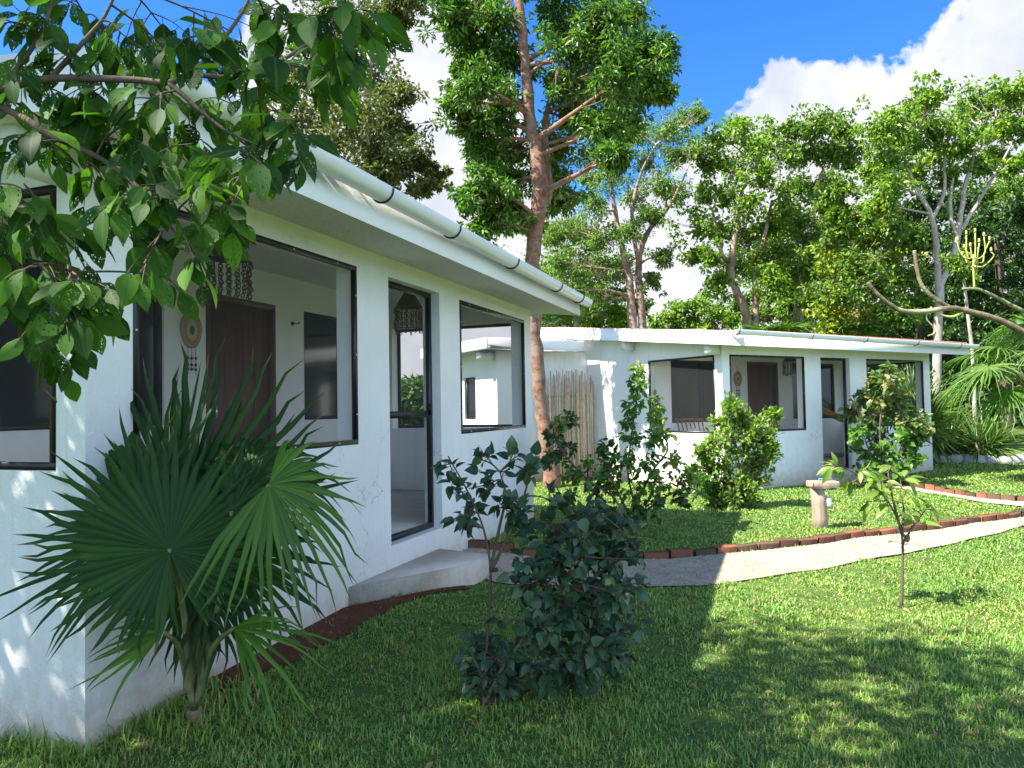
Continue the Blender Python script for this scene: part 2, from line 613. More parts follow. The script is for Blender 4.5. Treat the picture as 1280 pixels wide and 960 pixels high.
def uv1(x, y):
    rx, ry = x - C1[0], y - C1[1]
    return rx * math.sin(A1) + ry * math.cos(A1), -rx * math.cos(A1) + ry * math.sin(A1)


def uv2(x, y):
    rx, ry = x - C2[0], y - C2[1]
    return rx * math.sin(A2) + ry * math.cos(A2), -rx * math.cos(A2) + ry * math.sin(A2)


def W1(u, v, z=0):
    return np.array([C1[0] + u * math.sin(A1) - v * math.cos(A1), C1[1] + u * math.cos(A1) + v * math.sin(A1), z])


def W2(u, v, z=0):
    return np.array([C2[0] + u * math.sin(A2) - v * math.cos(A2), C2[1] + u * math.cos(A2) + v * math.sin(A2), z])


def sstep(x):
    x = np.clip(x, 0, 1)
    return x * x * (3 - 2 * x)


def ground_h(x, y):
    u, v = uv1(x, y)
    h = 0.10 * np.clip(u / 1.5, 0, 1) * np.clip((8.0 - u) / 1.5, 0, 1) * (1 - sstep(-v / 0.85))
    h = np.where(v > 0.0, 0.10 * np.clip(u / 1.5, 0, 1) * np.clip((8.0 - u) / 1.5, 0, 1) * np.clip(1 - v, 0, 1), h)
    h = h - 0.05 * sstep((y - 9.5) / 3.0)
    return h + 0.012 * np.sin(x * 2.1 + 1.3) * np.sin(y * 1.7) + 0.008 * np.sin(x * 5.3) * np.sin(y * 4.1 + .7)


near_edge = np.array([(-1.0, 6.95), (-0.6, 6.55), (-0.16, 6.33), (0.37, 6.21), (1.02, 6.11), (1.5, 6.05), (1.65, 6.09), (2.08, 6.34), (2.39, 6.5), (2.71, 6.63), (3.09, 6.88), (3.48, 7.1), (3.87, 7.3), (4.33, 7.59), (4.86, 7.95), (5.38, 8.25), (5.91, 8.64), (6.6, 9.05), (8.5, 9.9), (12, 11.4)])
far_edge = np.array([(-1.0, 7.4), (-0.5, 7.36), (-0.03, 7.31), (0.59, 7.22), (1.21, 7.18), (1.49, 7.18), (1.8, 7.25), (2.15, 7.4), (2.47, 7.5), (2.8, 7.61), (3.19, 7.79), (3.6, 8.0), (4.03, 8.22), (4.48, 8.43), (4.92, 8.63), (5.44, 8.88), (5.93, 9.09), (6.37, 9.3), (6.8, 9.55), (7.1, 9.85)])
far_edge2 = np.array([(7.9, 10.5), (9.5, 11.4), (12, 12.8)])
path2_l = np.array([(6.1, 14.15), (6.6, 13.4), (6.82, 12.8), (6.86, 12.2), (6.87, 11.53), (6.9, 10.86), (6.96, 10.4), (7.1, 9.85)])
path2_r = np.array([(6.65, 14.5), (7.03, 13.5), (7.1, 12.7), (7.18, 12.0), (7.22, 11.3), (7.3, 10.85), (7.5, 10.6), (7.9, 10.5)])
path_poly = np.concatenate([near_edge, far_edge2[::-1], path2_r[::-1], path2_l, far_edge[::-1][1:]])
soil_poly = np.array([W1(*p)[:2] for p in [(0.55, 0.02), (0.55, -0.10), (0.8, -.19), (0.95, -0.20), (1.15, -.27), (1.4, -0.26), (1.65, -.31), (1.9, -0.27), (2.2, -.29), (2.35, -0.27), (2.75, -0.37), (3.1, -0.54), (3.12, -0.46), (2.6, -0.24), (2.1, -0.02), (2.0, 0.02)]])
step_poly_uv = [(2.13, -0.005), (2.9, -0.33), (3.25, -0.50), (3.62, -0.52), (3.62, -0.005)]
step_poly = np.array([W1(*p)[:2] for p in step_poly_uv])


def inside(x, y, poly):
    x, y = np.asarray(x), np.asarray(y)
    r = np.zeros(x.shape, bool)
    n = len(poly)
    for i in range(n):
        (x0, y0), (x1, y1) = poly[i], poly[(i + 1) % n]
        c = ((y0 > y) != (y1 > y)) & (x < (x1 - x0) * (y - y0) / (y1 - y0 + 1e-12) + x0)
        r ^= c
    return r


# ground sheet
gx = np.concatenate([[-400, -200, -100, -50, -25, -14], np.arange(-9, 16, 0.35), [18, 25, 40, 80, 150, 250, 400]])
gy = np.concatenate([[-200, -100, -40, -15, -7], np.arange(-3, 20, 0.35), [22, 26, 32, 45, 70, 120, 220, 400, 700]])
GX, GY = np.meshgrid(gx, gy, indexing='ij')
mb = MB()
V = np.stack([GX, GY, ground_h(GX, GY)], -1).reshape(-1, 3)
ii, jj = np.meshgrid(np.arange(len(gx) - 1), np.arange(len(gy) - 1), indexing='ij')
a = (ii * len(gy) + jj).ravel()
mb.add(V, np.stack([a, a + len(gy), a + len(gy) + 1, a + 1], 1))
lawn = mb.build('ground', M['lawn'], smooth=True, kind='structure')


def sheet(name, poly, mat, dz):
    """flat-topped sheet following the ground, filled on a fine grid and clipped to the outline"""
    import bmesh
    bm = bmesh.new()
    vs = [bm.verts.new((p[0], p[1], 0)) for p in poly]
    bm.faces.new(vs)
    x0, y0 = poly.min(0); x1, y1 = poly.max(0)
    for ax, lo, hi in ((0, x0, x1), (1, y0, y1)):
        for c in np.arange(math.floor(lo / .35) * .35 - .01, hi, 0.35):
            co = [0, 0, 0]; co[ax] = c + .013
            no = [0, 0, 0]; no[ax] = 1
            bmesh.ops.bisect_plane(bm, geom=bm.verts[:] + bm.edges[:] + bm.faces[:], plane_co=co, plane_no=no)
    bmesh.ops.triangulate(bm, faces=bm.faces[:])
    for v in bm.verts:
        v.co.z = float(ground_h(v.co.x, v.co.y)) + dz
    me = bpy.data.meshes.new(name)
    bm.normal_update()
    for f in bm.faces:
        if f.normal.z < 0:
            f.normal_flip()
    bm.to_mesh(me); bm.free()
    me.materials.append(mat)
    o = bpy.data.objects.new(name, me)
    col.objects.link(o)
    o['kind'] = 'structure'
    return o


sheet('path', path_poly, M['gravel'], 0.016)
sheet('soil_bed', soil_poly, M['soil'], 0.014)

# ------------------------------------------------------------------ houses
TW = 0.175      # wall thickness
SL = 0.110      # roof slope


def panel(mb, axis, a0, a1, z0, ztop, holes, t0, t1):
    """wall with rectangular holes; axis 'u' runs along x with thickness t0..t1 in y, 'v' the other way; ztop may be a function of the second coordinate"""
    As = sorted({a0, a1, *[h[0] for h in holes], *[h[1] for h in holes]})
    big = 99.0
    Zs = sorted({z0, big, *[h[2] for h in holes], *[h[3] for h in holes]})
    na, nz = len(As) - 1, len(Zs) - 1

    def solid(i, k):
        if i < 0 or k < 0 or i >= na or k >= nz:
            return False
        ca, cz = (As[i] + As[i + 1]) / 2, (Zs[k] + min(Zs[k + 1], 50)) / 2
        return not any(h[0] < ca < h[1] and h[2] < cz < h[3] for h in holes)

    def P(a, t, z):
        x, y = (a, t) if axis == 'u' else (t, a)
        if z == big:
            z = ztop(y) if callable(ztop) else ztop
        return (x, y, z)
    for i in range(na):
        for k in range(nz):
            if not solid(i, k):
                continue
            A0, A1_, Z0, Z1 = As[i], As[i + 1], Zs[k], Zs[k + 1]
            for t, fl in ((t0, 0), (t1, 1)):
                f = [P(A0, t, Z0), P(A1_, t, Z0), P(A1_, t, Z1), P(A0, t, Z1)]
                mb.add(f if not fl else f[::-1], [[0, 1, 2, 3]])
            if not solid(i - 1, k):
                mb.add([P(A0, t0, Z0), P(A0, t0, Z1), P(A0, t1, Z1), P(A0, t1, Z0)], [[0, 1, 2, 3]])
            if not solid(i + 1, k):
                mb.add([P(A1_, t0, Z0), P(A1_, t1, Z0), P(A1_, t1, Z1), P(A1_, t0, Z1)], [[0, 1, 2, 3]])
            if not solid(i, k - 1):
                mb.add([P(A0, t0, Z0), P(A0, t1, Z0), P(A1_, t1, Z0), P(A1_, t0, Z0)], [[0, 1, 2, 3]])
            if not solid(i, k + 1):
                mb.add([P(A0, t0, Z1), P(A1_, t0, Z1), P(A1_, t1, Z1), P(A0, t1, Z1)], [[0, 1, 2, 3]])


def frame_bars(mb, axis, a0, a1, z0, z1, w, t0, t1):
    for (p0, p1, q0, q1) in ((a0, a1, z0, z0 + w), (a0, a1, z1 - w, z1), (a0, a0 + w, z0 + w, z1 - w), (a1 - w, a1, z0 + w, z1 - w)):
        if axis == 'u':
            mb.box(p0, p1, t0, t1, q0, q1)
        else:
            mb.box(t0, t1, p0, p1, q0, q1)


def rect(mb, axis, a0, a1, z0, z1, t):
    if axis == 'u':
        mb.add([(a0, t, z0), (a1, t, z0), (a1, t, z1), (a0, t, z1)], [[0, 1, 2, 3]])
    else:
        mb.add([(t, a0, z0), (t, a1, z0), (t, a1, z1), (t, a0, z1)], [[0, 1, 2, 3]])


def make_house(C, A, p, label, group):
    root = empty('house', (C[0], C[1], 0), math.pi / 2 - A)
    tag(root, label, 'house', group)
    L, zf, zs, zt, zb = p['L'], p['floor'], p['sill'], p['top'], p['roof']    # zb: roof underside above the front wall
    EV, GU0, GU1 = p['eave'], -p['over'], L + p['over1']
    bot = lambda v: zb + SL * v
    top = lambda v: bot(v) + 0.05
    D0, D1 = 2.0, 5.6
    base = -0.25
    w1, dr, w3 = p['w1'], p['door'], p['w3']
    ev0, ev1 = 0.178, 1.88
    # walls
    mb = MB()
    panel(mb, 'u', 0, L, base, top, [(w1[0], w1[1], zs, zt), (dr[0], dr[1], zf - .03, zt), (w3[0], w3[1], zs, zt)], 0, TW)
    mb.build('front_wall', M['wall'], root)
    for (u0, u1) in ((0, TW), (L - TW, L)):
        mb = MB()
        panel(mb, 'v', TW, D1, base, top, [(ev0 + .001, ev1, zs, zt)], u0, u1)
        mb.build('side_wall', M['wall'], root)
    mb = MB()
    iw_l, iw_r, idr = (0.704, 2.45), (4.43, 5.96), (2.94, 3.93)
    wz0, wz1 = zs + .15, zt + .04
    panel(mb, 'u', TW, L - TW, base, top, [(*iw_l, wz0, wz1), (*idr, zf - .02, wz1), (*iw_r, wz0, wz1)], D0, D0 + TW)
    mb.build('inner_wall', M['inner'], root)
    mb = MB()
    panel(mb, 'u', TW, L - TW, base, top, [], D1 - TW, D1)
    mb.build('rear_wall', M['wall'], root)
    mb = MB()
    mb.box(TW, L - TW, TW, D0, base, zf)
    mb.build('porch_floor', M['floor'], root)
    mb = MB()
    mb.box(TW, L - TW, D0 - .012, D0 - .0005, zf, zf + .09)
    mb.build('skirting', M['floor'], root)
    # roof slab : underside, edge and top in one mesh; front fascia hangs from it
    mb = MB()
    TH = 0.24
    y0, y1 = -EV, D1 + .35
    v = []
    for y in (y0, y1):
        for x in (GU0, GU1):
            v += [(x, y, bot(y)), (x, y, bot(y) + TH)]
    v = np.array(v)
    # 0:(x0,y0)b 1:t 2:(x1,y0)b 3:t 4:(x0,y1)b 5:t 6:(x1,y1)b 7:t
    mb.add(v, [[1, 3, 7, 5], [0, 1, 5, 4], [2, 6, 7, 3], [4, 5, 7, 6], [0, 2, 3, 1]])
    roof = mb.build('roof', M['fascia'], root)
    mb = MB()
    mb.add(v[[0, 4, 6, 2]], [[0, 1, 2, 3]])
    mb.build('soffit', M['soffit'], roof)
    # drip edge under the fascia
    mb = MB()
    # clay tile sheet on top
    n = 110
    xs = np.linspace(GU0 + .80, GU1 - .04, n * 4 + 1)
    zz = 0.020 * np.abs(np.sin(np.arange(n * 4 + 1) * math.pi / 4)) + 0.012
    ys = np.linspace(y0 + .03, y1, 15)
    T = []
    for k, y in enumerate(ys):
        T.append(np.stack([xs, np.full_like(xs, y), bot(y) + TH + zz + (0.012 if k % 2 else 0)], 1))
    T = np.concatenate(T)
    i, j = np.meshgrid(np.arange(len(ys) - 1), np.arange(len(xs) - 1), indexing='ij')
    a = (i * len(xs) + j).ravel()
    tl = MB()
    tl.add(T, np.stack([a, a + 1, a + 1 + len(xs), a + len(xs)], 1))
    # closed tile butts along the eave
    e = len(xs)
    ft = np.concatenate([T[:e], T[:e] * [1, 1, 0] + [0, 0, bot(ys[0]) + TH + .002]])
    k = np.arange(e - 1)
    tl.add(ft, np.stack([k, k + e, k + 1 + e, k + 1], 1))
    tl.build('roof_tiles', M['tile'], roof)
    # gutter
    g = MB()
    gr = 0.072
    gz = bot(-EV) + TH - 0.055 + p.get('gz', 0)
    gyc = -EV - gr - .012
    fall = p.get('fall', 0.03)
    gx0, gx1 = GU0 + .02, GU1 + .07
    ang = np.linspace(0, -math.pi, 13)
    ring = [(gyc + gr * math.cos(t), gz + gr * math.sin(t)) for t in ang]
    ring_in = [(gyc + (gr - .006) * math.cos(t), gz + (gr - .006) * math.sin(t)) for t in ang[::-1]]
    lip = [(gyc - gr, gz + .012), (gyc - gr + .012, gz + .012)]
    prof = ring + lip + ring_in + [(gyc + gr, gz + .012)]
    V = []
    for x, dz in ((gx0, 0), (gx1, -fall)):
        V += [(x, y, z + dz) for y, z in prof]
    m = len(prof)
    g.add(V, [[k, (k + 1) % m, m + (k + 1) % m, m + k] for k in range(m)])
    for x, dz in ((gx0, 0), (gx1, -fall)):          # end caps
        cap = [(x, y, z + dz) for y, z in ring] + [(x, gyc, gz + dz)]
        g.add(cap, None, [[k, k + 1, len(ring)] for k in range(len(ring) - 1)])
    gut = g.build('gutter', M['gutter'], root, smooth=False)
    for bx in p['brackets']:
        dz = -fall * (bx - gx0) / (gx1 - gx0)
        b = MB()
        pts = [(bx, gyc + (gr + .006) * math.cos(t), gz + dz + (gr + .006) * math.sin(t)) for t in np.linspace(0.15, -math.pi - .12, 14)]
        b.tube(pts, 0.0065, 6)
        b.build('gutter_bracket', M['bracket'], gut)
    # rafter ends under the side eaves
    for v0 in (0.03, 2.25, 4.2):
        b = MB()
        for (x0, x1) in ((GU0 + .10, -.002), ):
            z1 = bot(v0) + .02
            b.box(x0, x1, v0, v0 + .13, z1 - .19, z1)
        b.build('rafter_end', M['fascia'], root)
    # outer insect screens
    def screen_window(axis, a0, a1, z0, z1, t_out, t_in, mullion=None):
        f = MB()
        frame_bars(f, axis, a0 + .002, a1 - .002, z0 + .002, z1 - .002, 0.034, t_out, t_in)
        o = f.build('screen_window', M['frame'], root)
        s = MB()
        rect(s, axis, a0 + .03, a1 - .03, z0 + .03, z1 - .03, (t_out + t_in) / 2)
        s.build('insect_screen', M['screen'], o)
        if axis == 'u':
            nx = max(2, int((a1 - a0) / .42))
            spots = [(a0 + (q + .5) * (a1 - a0) / nx, z) for q in range(nx) for z in (z0 + .019, z1 - .019)]
            spots += [(aa, z0 + (q + .5) * (z1 - z0) / 3) for q in range(3) for aa in (a0 + .019, a1 - .019)]
            for aa, z in spots:
                r = MB()
                r.box(aa - .006, aa + .006, t_out - .003, t_out + .004, z - .006, z + .006)
                r.build('screw', M['screw'], o)
    screen_window('u', *w1, zs, zt, -.004, .028)
    screen_window('u', *w3, zs, zt, -.004, .028)
    screen_window('v', ev0 + .002, ev1, zs, zt, -.004, .028)
    screen_window('v', ev0 + .002, ev1, zs, zt, L - .028, L + .004)
    # screen door, set back in its reveal
    f = MB()
    frame_bars(f, 'u', dr[0] + .002, dr[1] - .002, zf - .026, zt - .002, 0.045, .085, .125)
    f.box(dr[0] + .047, dr[1] - .047, .092, .118, zf + .98, zf + 1.04)
    d = f.build('screen_door', M['frame'], root)
    s = MB()
    rect(s, 'u', dr[0] + .045, dr[1] - .045, zf + .015, zf + .985, .105)
    rect(s, 'u', dr[0] + .045, dr[1] - .045, zf + 1.035, zt - .045, .105)
    s.build('insect_screen', M['screen'], d)
    for k in range(3):
        z = zf + .12 + k * .88
        h = MB()
        h.tube([(dr[1] - .052, .08, z), (dr[1] - .052, .08, z + .1)], .009, 8)
        h.build('hinge', M['bracket'], d)
    h = MB()
    h.box(dr[0] + .012, dr[0] + .03, .065, .084, zf + .96, zf + 1.08)
    h.build('door_handle', M['screw'], d)
    # room door and room windows
    f = MB()
    frame_bars(f, 'u', idr[0] + .002, idr[1] - .002, zf - .015, wz1 - .002, .05, D0 - .012, D0 + .09)
    f.box(idr[0] + .052, idr[1] - .052, D0 + .03, D0 + .075, zf, wz1 - .052)
    for q in range(5):
        x = idr[0] + .08 + q * (idr[1] - idr[0] - .16) / 4
        f.box(x - .004, x + .004, D0 + .024, D0 + .031, zf + .06, wz1 - .11)
    d = f.build('door', M['door'], root)
    h = MB()
    h.tube([(idr[0] + .11, D0 - .02, zf + 1.0), (idr[0] + .11, D0 - .02, zf + 1.12)], .011, 8)
    h.box(idr[0] + .103, idr[0] + .117, D0 - .02, D0 + .03, zf + 1.0, zf + 1.015)
    h.box(idr[0] + .103, idr[0] + .117, D0 - .02, D0 + .03, zf + 1.105, zf + 1.12)
    h.build('door_handle', M['screw'], d)
    for (a0, a1) in (iw_l, iw_r):
        f = MB()
        frame_bars(f, 'u', a0 + .002, a1 - .002, wz0 + .002, wz1 - .002, .035, D0 + .02, D0 + .07)
        am = a0 + (a1 - a0) * (.5 if a1 - a0 > 1 else .2)
        f.box(am - .016, am + .016, D0 + .026, D0 + .064, wz0 + .037, wz1 - .037)
        o = f.build('window', M['frame'], root)
        s = MB()
        rect(s, 'u', a0 + .03, a1 - .03, wz0 + .03, wz1 - .03, D0 + .05)
        s.build('window_pane', M['glass'], o)
    return root, bot


P1 = dict(L=6.367, floor=.4415, sill=1.2457, top=2.5653, roof=2.715, w1=(.26, 2.2827), door=(2.7574, 3.7086), w3=(4.1615, 6.1221),
          eave=.56, over=.40, over1=.33, fall=.03, brackets=(.55, 1.55, 2.58, 3.9, 5.35, 6.3), gz=.03)
P2 = dict(L=6.4316, floor=.20, sill=.9737, top=2.3544, roof=2.515, w1=(.1784, 2.1983), door=(2.6802, 3.5877), w3=(4.1392, 6.181),
          eave=.50, over=.36, over1=.72, fall=.03, brackets=(-.28, 1.6, 3.2, 4.9, 6.5), gz=.05)
house1, bot1 = make_house(C1, A1, P1, 'near white stucco house whose porch screens and white gutter fill the left half', 'white houses with screened porches')
house2, bot2 = make_house(C2, A2, P2, 'farther white house with red tile roof edge beyond the gravel path', 'white houses with screened porches')

# door step of the near house
mb = MB()
zt_ = 0.235
top_ = [(*W1(u, v)[:2], zt_ - (.03 if v < -.3 else 0)) for u, v in step_poly_uv]
loc = []
for (u, v), t3 in zip(step_poly_uv, top_):
    loc.append((u, v, t3[2]))
n = len(loc)
V = loc + [(u, v, -.1) for u, v, z in loc]
mb.add(V, [[k + n, (k + 1) % n + n, (k + 1) % n, k] for k in range(n)], [[0, k, k + 1] for k in range(1, n - 1)])
mb.build('door_step', M['step'], house1)

# annexe of the far house, built against its left side
mb = MB()
ax0, ax1, ay0, ay1 = -2.27, -.003, 3.83, 6.2
panel(mb, 'u', ax0, ax1, -.25, 2.66, [], ay0, ay0 + TW)
mb.build('annexe_front_wall', M['wall'], house2)
mb = MB()
panel(mb, 'v', ay0 + TW, ay1, -.25, 2.66, [(ay0 + .9, ay0 + 1.4, 1.25, 2.15)], ax0, ax0 + TW)
mb.build('annexe_side_wall', M['wall'], house2)
mb = MB()
frame_bars(mb, 'v', ay0 + .902, ay0 + 1.398, 1.252, 2.148, .03, ax0 + .04, ax0 + .08)
wn = mb.build('window', M['frame'], house2)
s = MB()
rect(s, 'v', ay0 + .93, ay0 + 1.37, 1.28, 2.12, ax0 + .06)
s.build('window_pane', M['glass'], wn)
mb = MB()
mb.bevel_box(-2.72, -.37, 3.42, 6.5, 2.63, 2.86, .012)
ar = mb.build('annexe_roof', M['fascia'], house2)
for v0 in (3.9, 5.4):
    b = MB()
    b.box(-2.62, ax0 - .002, v0, v0 + .14, 2.46, 2.628)
    b.build('rafter_end', M['fascia'], ar)

# small step under the far house's door
mb = MB()
mb.bevel_box(2.5, 3.75, -.42, -.004, -.2, .06, .012)
mb.build('door_step', M['step'], house2)

# stick screen between annexe and house
mb = MB()
for k, u in enumerate(np.arange(-1.22, -.07, .031)):
    h = 2.22 + random.uniform(-.22, .06)
    d = 3.52 + random.uniform(-.025, .025)
    r = random.uniform(.011, .019)
    pts = [W2(u + random.uniform(-.012, .012), d + random.uniform(-.012, .012), z) for z in np.linspace(-.08, h, 5)]
    mb.tube(pts, [r * 1.1, r, r, r * .95, r * .8], 6)
ss = empty('stick_screen', tuple(W2(-.65, 3.52, -.05)))
tag(ss, 'fence of bleached upright sticks standing against the annexe wall', 'fence')
for vv in mb.v:
    vv -= np.array(ss.location)
mb.build('stick_panel', M['stick'], ss)
for z in (.5, 1.7):
    b = MB()
    b.tube(local(ss, [W2(-1.25, 3.565, z), W2(-.04, 3.565, z + .02)]), .018, 6)
    b.build('rail', M['stick'], ss)


# ------------------------------------------------------------------ porch things
def torus(mb, c, R, r, ax1, ax2, seg=12, sd=5):
    c, ax1, ax2 = map(np.asarray, (c, ax1, ax2))
    nrm = np.cross(ax1, ax2)
    a = np.arange(seg) * 2 * math.pi / seg
    b_ = np.arange(sd) * 2 * math.pi / sd
    rad = np.cos(a)[:, None] * ax1 + np.sin(a)[:, None] * ax2
    V = c + rad[:, None, :] * (R + r * np.cos(b_))[None, :, None] + nrm * (r * np.sin(b_))[None, :, None]
    i, j = np.meshgrid(np.arange(seg), np.arange(sd), indexing='ij')
    q = np.stack([i * sd + j, ((i + 1) % seg) * sd + j, ((i + 1) % seg) * sd + (j + 1) % sd, i * sd + (j + 1) % sd], -1).reshape(-1, 4)
    mb.add(V.reshape(-1, 3), q)


def pendant(loc, ceil, label, R=.155, H=.34):
    root = empty('pendant_lamp', tuple(loc))
    tag(root, label, 'pendant lamp', 'ring pendant lamps on the porches')
    m = MB()
    m.tube([(0, 0, .10), (0, 0, ceil - loc[2])], .005, 6)
    m.build('cord', M['bracket'], root)
    m = MB()
    m.lathe([(.02, .13), (.045, .125), (.055, .09), (.10, .02), (R * .92, -.055), (R, -.075), (R * .97, -.078), (.09, .01), (.04, .08)], 24)
    m.build('shade_cap', M['chain'], root, smooth=True)
    ns = 16
    for k in range(ns):
        a = k * 2 * math.pi / ns
        m = MB()
        c = np.array([math.cos(a), math.sin(a), 0]); t = np.array([-math.sin(a), math.cos(a), 0])
        z, q = -.085, 0
        rr = .0165
        end = -H - random.uniform(-.02, .03)
        while z > end:
            axis = t if q % 2 == 0 else unit(t * .55 + c * .8)
            torus(m, c * R * (1 + .05 * math.sin(q + k)) + np.array([0, 0, z - rr]), rr, .0042, axis, np.array([0, 0, 1.0]), 10, 5)
            z -= rr * 1.75
            q += 1
        m.build('ring_strand', M['chain'], root)
    return root


def plane_hit(x, y, C, A, v):
    d = at(x, y, 1.0) - np.array([0, 0, EYE])
    nrm = np.array([-math.cos(A), math.sin(A), 0])
    P0 = np.array([C[0], C[1], 0]) + v * nrm
    t = np.dot(P0 - np.array([0, 0, EYE]), nrm) / np.dot(d, nrm)
    return np.array([0, 0, EYE]) + d * t


p = plane_hit(286, 312, C1, A1, 1.0)
pendant(p, bot1(1.0) + .01, 'brown ring pendant lamp hanging behind the wide screen of the near porch')
p = plane_hit(511, 376, C1, A1, 1.0)
pendant(p, bot1(1.0) + .01, 'brown ring pendant lamp hanging behind the screen door of the near porch')
p = plane_hit(988, 447, C2, A2, 1.35)
pendant(p, bot2(1.35) + .01, 'ring pendant lamp hanging inside the porch of the far house')


def mandala(pos, rz, label, R=.15):
    root = empty('wall_hanging', tuple(pos), rz)
    tag(root, label, 'wall hanging', 'woven round wall hangings beside the room doors')
    m = MB()
    a = np.arange(28) * 2 * math.pi / 28
    V = [(0, -.012, 0)]
    for rr in (.5, 1.0):
        V += [(R * rr * .80 * math.cos(t) * (1 + .04 * math.sin(3 * t)), -.012, R * rr * 1.08 * math.sin(t)) for t in a]
    V += [(x, .008, z) for x, y, z in V[29:57]]
    q = [[1 + k, 1 + (k + 1) % 28, 29 + (k + 1) % 28, 29 + k] for k in range(28)] + [[29 + k, 29 + (k + 1) % 28, 57 + (k + 1) % 28, 57 + k] for k in range(28)]
    m.add(V, q, [[0, 1 + (k + 1) % 28, 1 + k] for k in range(28)])
    m.build('woven_disc', M['mandala'], root)
    m = MB()
    m.tube([(0, 0, R * 1.05), (0, .004, R * 1.05 + .12)], .003, 5)
    m.build('hanging_cord', M['bracket'], root)
    for x in (-.045, .0, .05):
        m = MB()
        m.tube([(x, -.005, -R * 1.02), (x, -.005, -R - .2 - abs(x))], .0025, 5)
        for zz in (.1, .16, .2):
            m.bevel_box(x - .009, x + .009, -.014, .004, -R - zz - .012, -R - zz + .012, .004)
        m.build('bead_string', M['chain'], root)
    return root


mandala(W1(2.745, 1.985, 2.235), math.pi / 2 - A1, 'round woven disc hanging beside the dark door of the near porch')
mandala(W2(2.62, 1.985, 2.02), math.pi / 2 - A2, 'round woven disc hanging beside the dark door of the far porch')


def hook(pos, rz, label):
    root = empty('wall_hook', tuple(pos), rz)
    tag(root, label, 'hook', 'hammock hooks in the porch walls')
    m = MB()
    m.lathe([(.0, -.006), (.022, -.006), (.022, .006), (.0, .006)], 14)
    for vv in m.v:
        vv[:] = vv[:, [0, 2, 1]]
    m.tube([(0, 0, 0), (0, -.04, 0), (.018, -.06, .0), (.04, -.06, .004), (.05, -.05, .016), (.045, -.04, .028)], .006, 6)
    m.build('hook_body', M['bracket'], root)


hook(W1(4.22, 1.993, 2.44), math.pi / 2 - A1, 'small dark hammock hook on the inner wall of the near porch')
hook(W2(4.22, 1.993, 2.12), math.pi / 2 - A2, 'small dark hammock hook on the inner wall of the far porch')

# hammock in the far porch
hm = empty('hammock', tuple(W2(5.2, 1.0, .2)))
tag(hm, 'yellow hammock slung across the porch of the far house', 'hammock')
A_, B_ = W2(4.24, 1.93, 2.12), W2(6.2, .12, 1.95)
mid = []
for k in range(25):
    t = k / 24
    q = A_ * (1 - t) + B_ * t
    q[2] -= 1.05 * 4 * t * (1 - t)
    mid.append(q)
mid = np.array(mid)
side = unit(np.cross(B_ - A_, [0, 0, 1.0]))
i0, i1 = 5, 19
m = MB()
rows = []
for k in range(i0, i1 + 1):
    t = (k - i0) / (i1 - i0)
    w = .05 + .27 * math.sin(math.pi * t) ** .6
    for s_ in np.linspace(-1, 1, 9):
        rows.append(mid[k] + side * w * s_ + np.array([0, 0, .16 * s_ * s_ * (w / .3)]))
i, j = np.meshgrid(np.arange(i1 - i0), np.arange(8), indexing='ij')
a = (i * 9 + j).ravel()
m.add(local(hm, rows), np.stack([a, a + 1, a + 10, a + 9], 1))
cl = m.build('hammock_cloth', M['hammock'], hm, smooth=True)
sol = cl.modifiers.new('thick', 'SOLIDIFY'); sol.thickness = .006
for (pa, ks) in ((A_, i0), (B_, i1)):
    m = MB()
    for s_ in np.linspace(-1, 1, 5):
        m.tube(local(hm, [pa, mid[ks] + side * .05 * s_]), .004, 5)
    m.build('hammock_rope', M['hammock'], hm)

# low chair in the far porch
ch = empty('armchair', tuple(W2(.75, 1.35, .20)), math.pi / 2 - A2 - .5)
tag(ch, 'low wooden chair with curved back inside the left porch opening', 'chair')
m = MB()
m.bevel_box(-.28, .28, -.25, .27, .36, .41, .012)
m.build('seat', M['chair'], ch)
m = MB()
for k in range(7):
    x = -.25 + k * .083
    m.tube([(x, .25, .40), (x, .33, .62), (x, .42, .82), (x, .54, .98)], .014, 6)
m.tube([(-.29, .55, .985), (0, .56, 1.0), (.29, .55, .985)], .022, 8)
m.build('backrest', M['chair'], ch)
for x in (-.25, .25):
    for y in (-.22, .24):
        m = MB()
        m.tube([(x, y, 0.0), (x * .98, y, .37)], [.017, .022], 8)
        m.build('leg', M['chair'], ch)
    m = MB()
    m.tube([(x * 1.1, .3, .6), (x * 1.12, 0, .62), (x * 1.1, -.24, .6), (x * 1.02, -.23, .4)], .018, 8)
    m.build('armrest', M['chair'], ch)


# ------------------------------------------------------------------ kerb bricks, post, rocks
def resample(poly, step):
    poly = np.asarray(poly, float)
    s = np.concatenate([[0], np.cumsum(np.linalg.norm(np.diff(poly, axis=0), axis=1))])
    q = np.arange(0, s[-1], step)
    return np.stack([np.interp(q, s, poly[:, k]) for k in range(poly.shape[1])], 1)


def edging(poly, label, step=.25, hgt=.088):
    pts = resample(poly, step)
    m = MB()
    for k in range(len(pts) - 1):
        p, q = pts[k], pts[k + 1]
        d = unit(q - p)
        ang = math.atan2(d[1], d[0]) + random.uniform(-.035, .035)
        c = (p + q) / 2 + np.array([-d[1], d[0]]) * random.uniform(-.012, .012)
        z = float(ground_h(c[0], c[1])) + random.uniform(-.010, .006)
        Mx = Matrix.Translation((c[0], c[1], z)) @ Matrix.Rotation(ang, 4, 'Z') @ Matrix.Rotation(random.uniform(-.08, .08), 4, 'X') @ Matrix.Rotation(random.uniform(-.05, .05), 4, 'Y')
        m.bevel_box(-step * .496, step * .496, -.05, .05, -.06, hgt + random.uniform(-.010, .010), .010, Mx)
    o = m.build('brick_edging', M['brick'])
    tag(o, label, 'edging', 'brick path edgings')
    return o


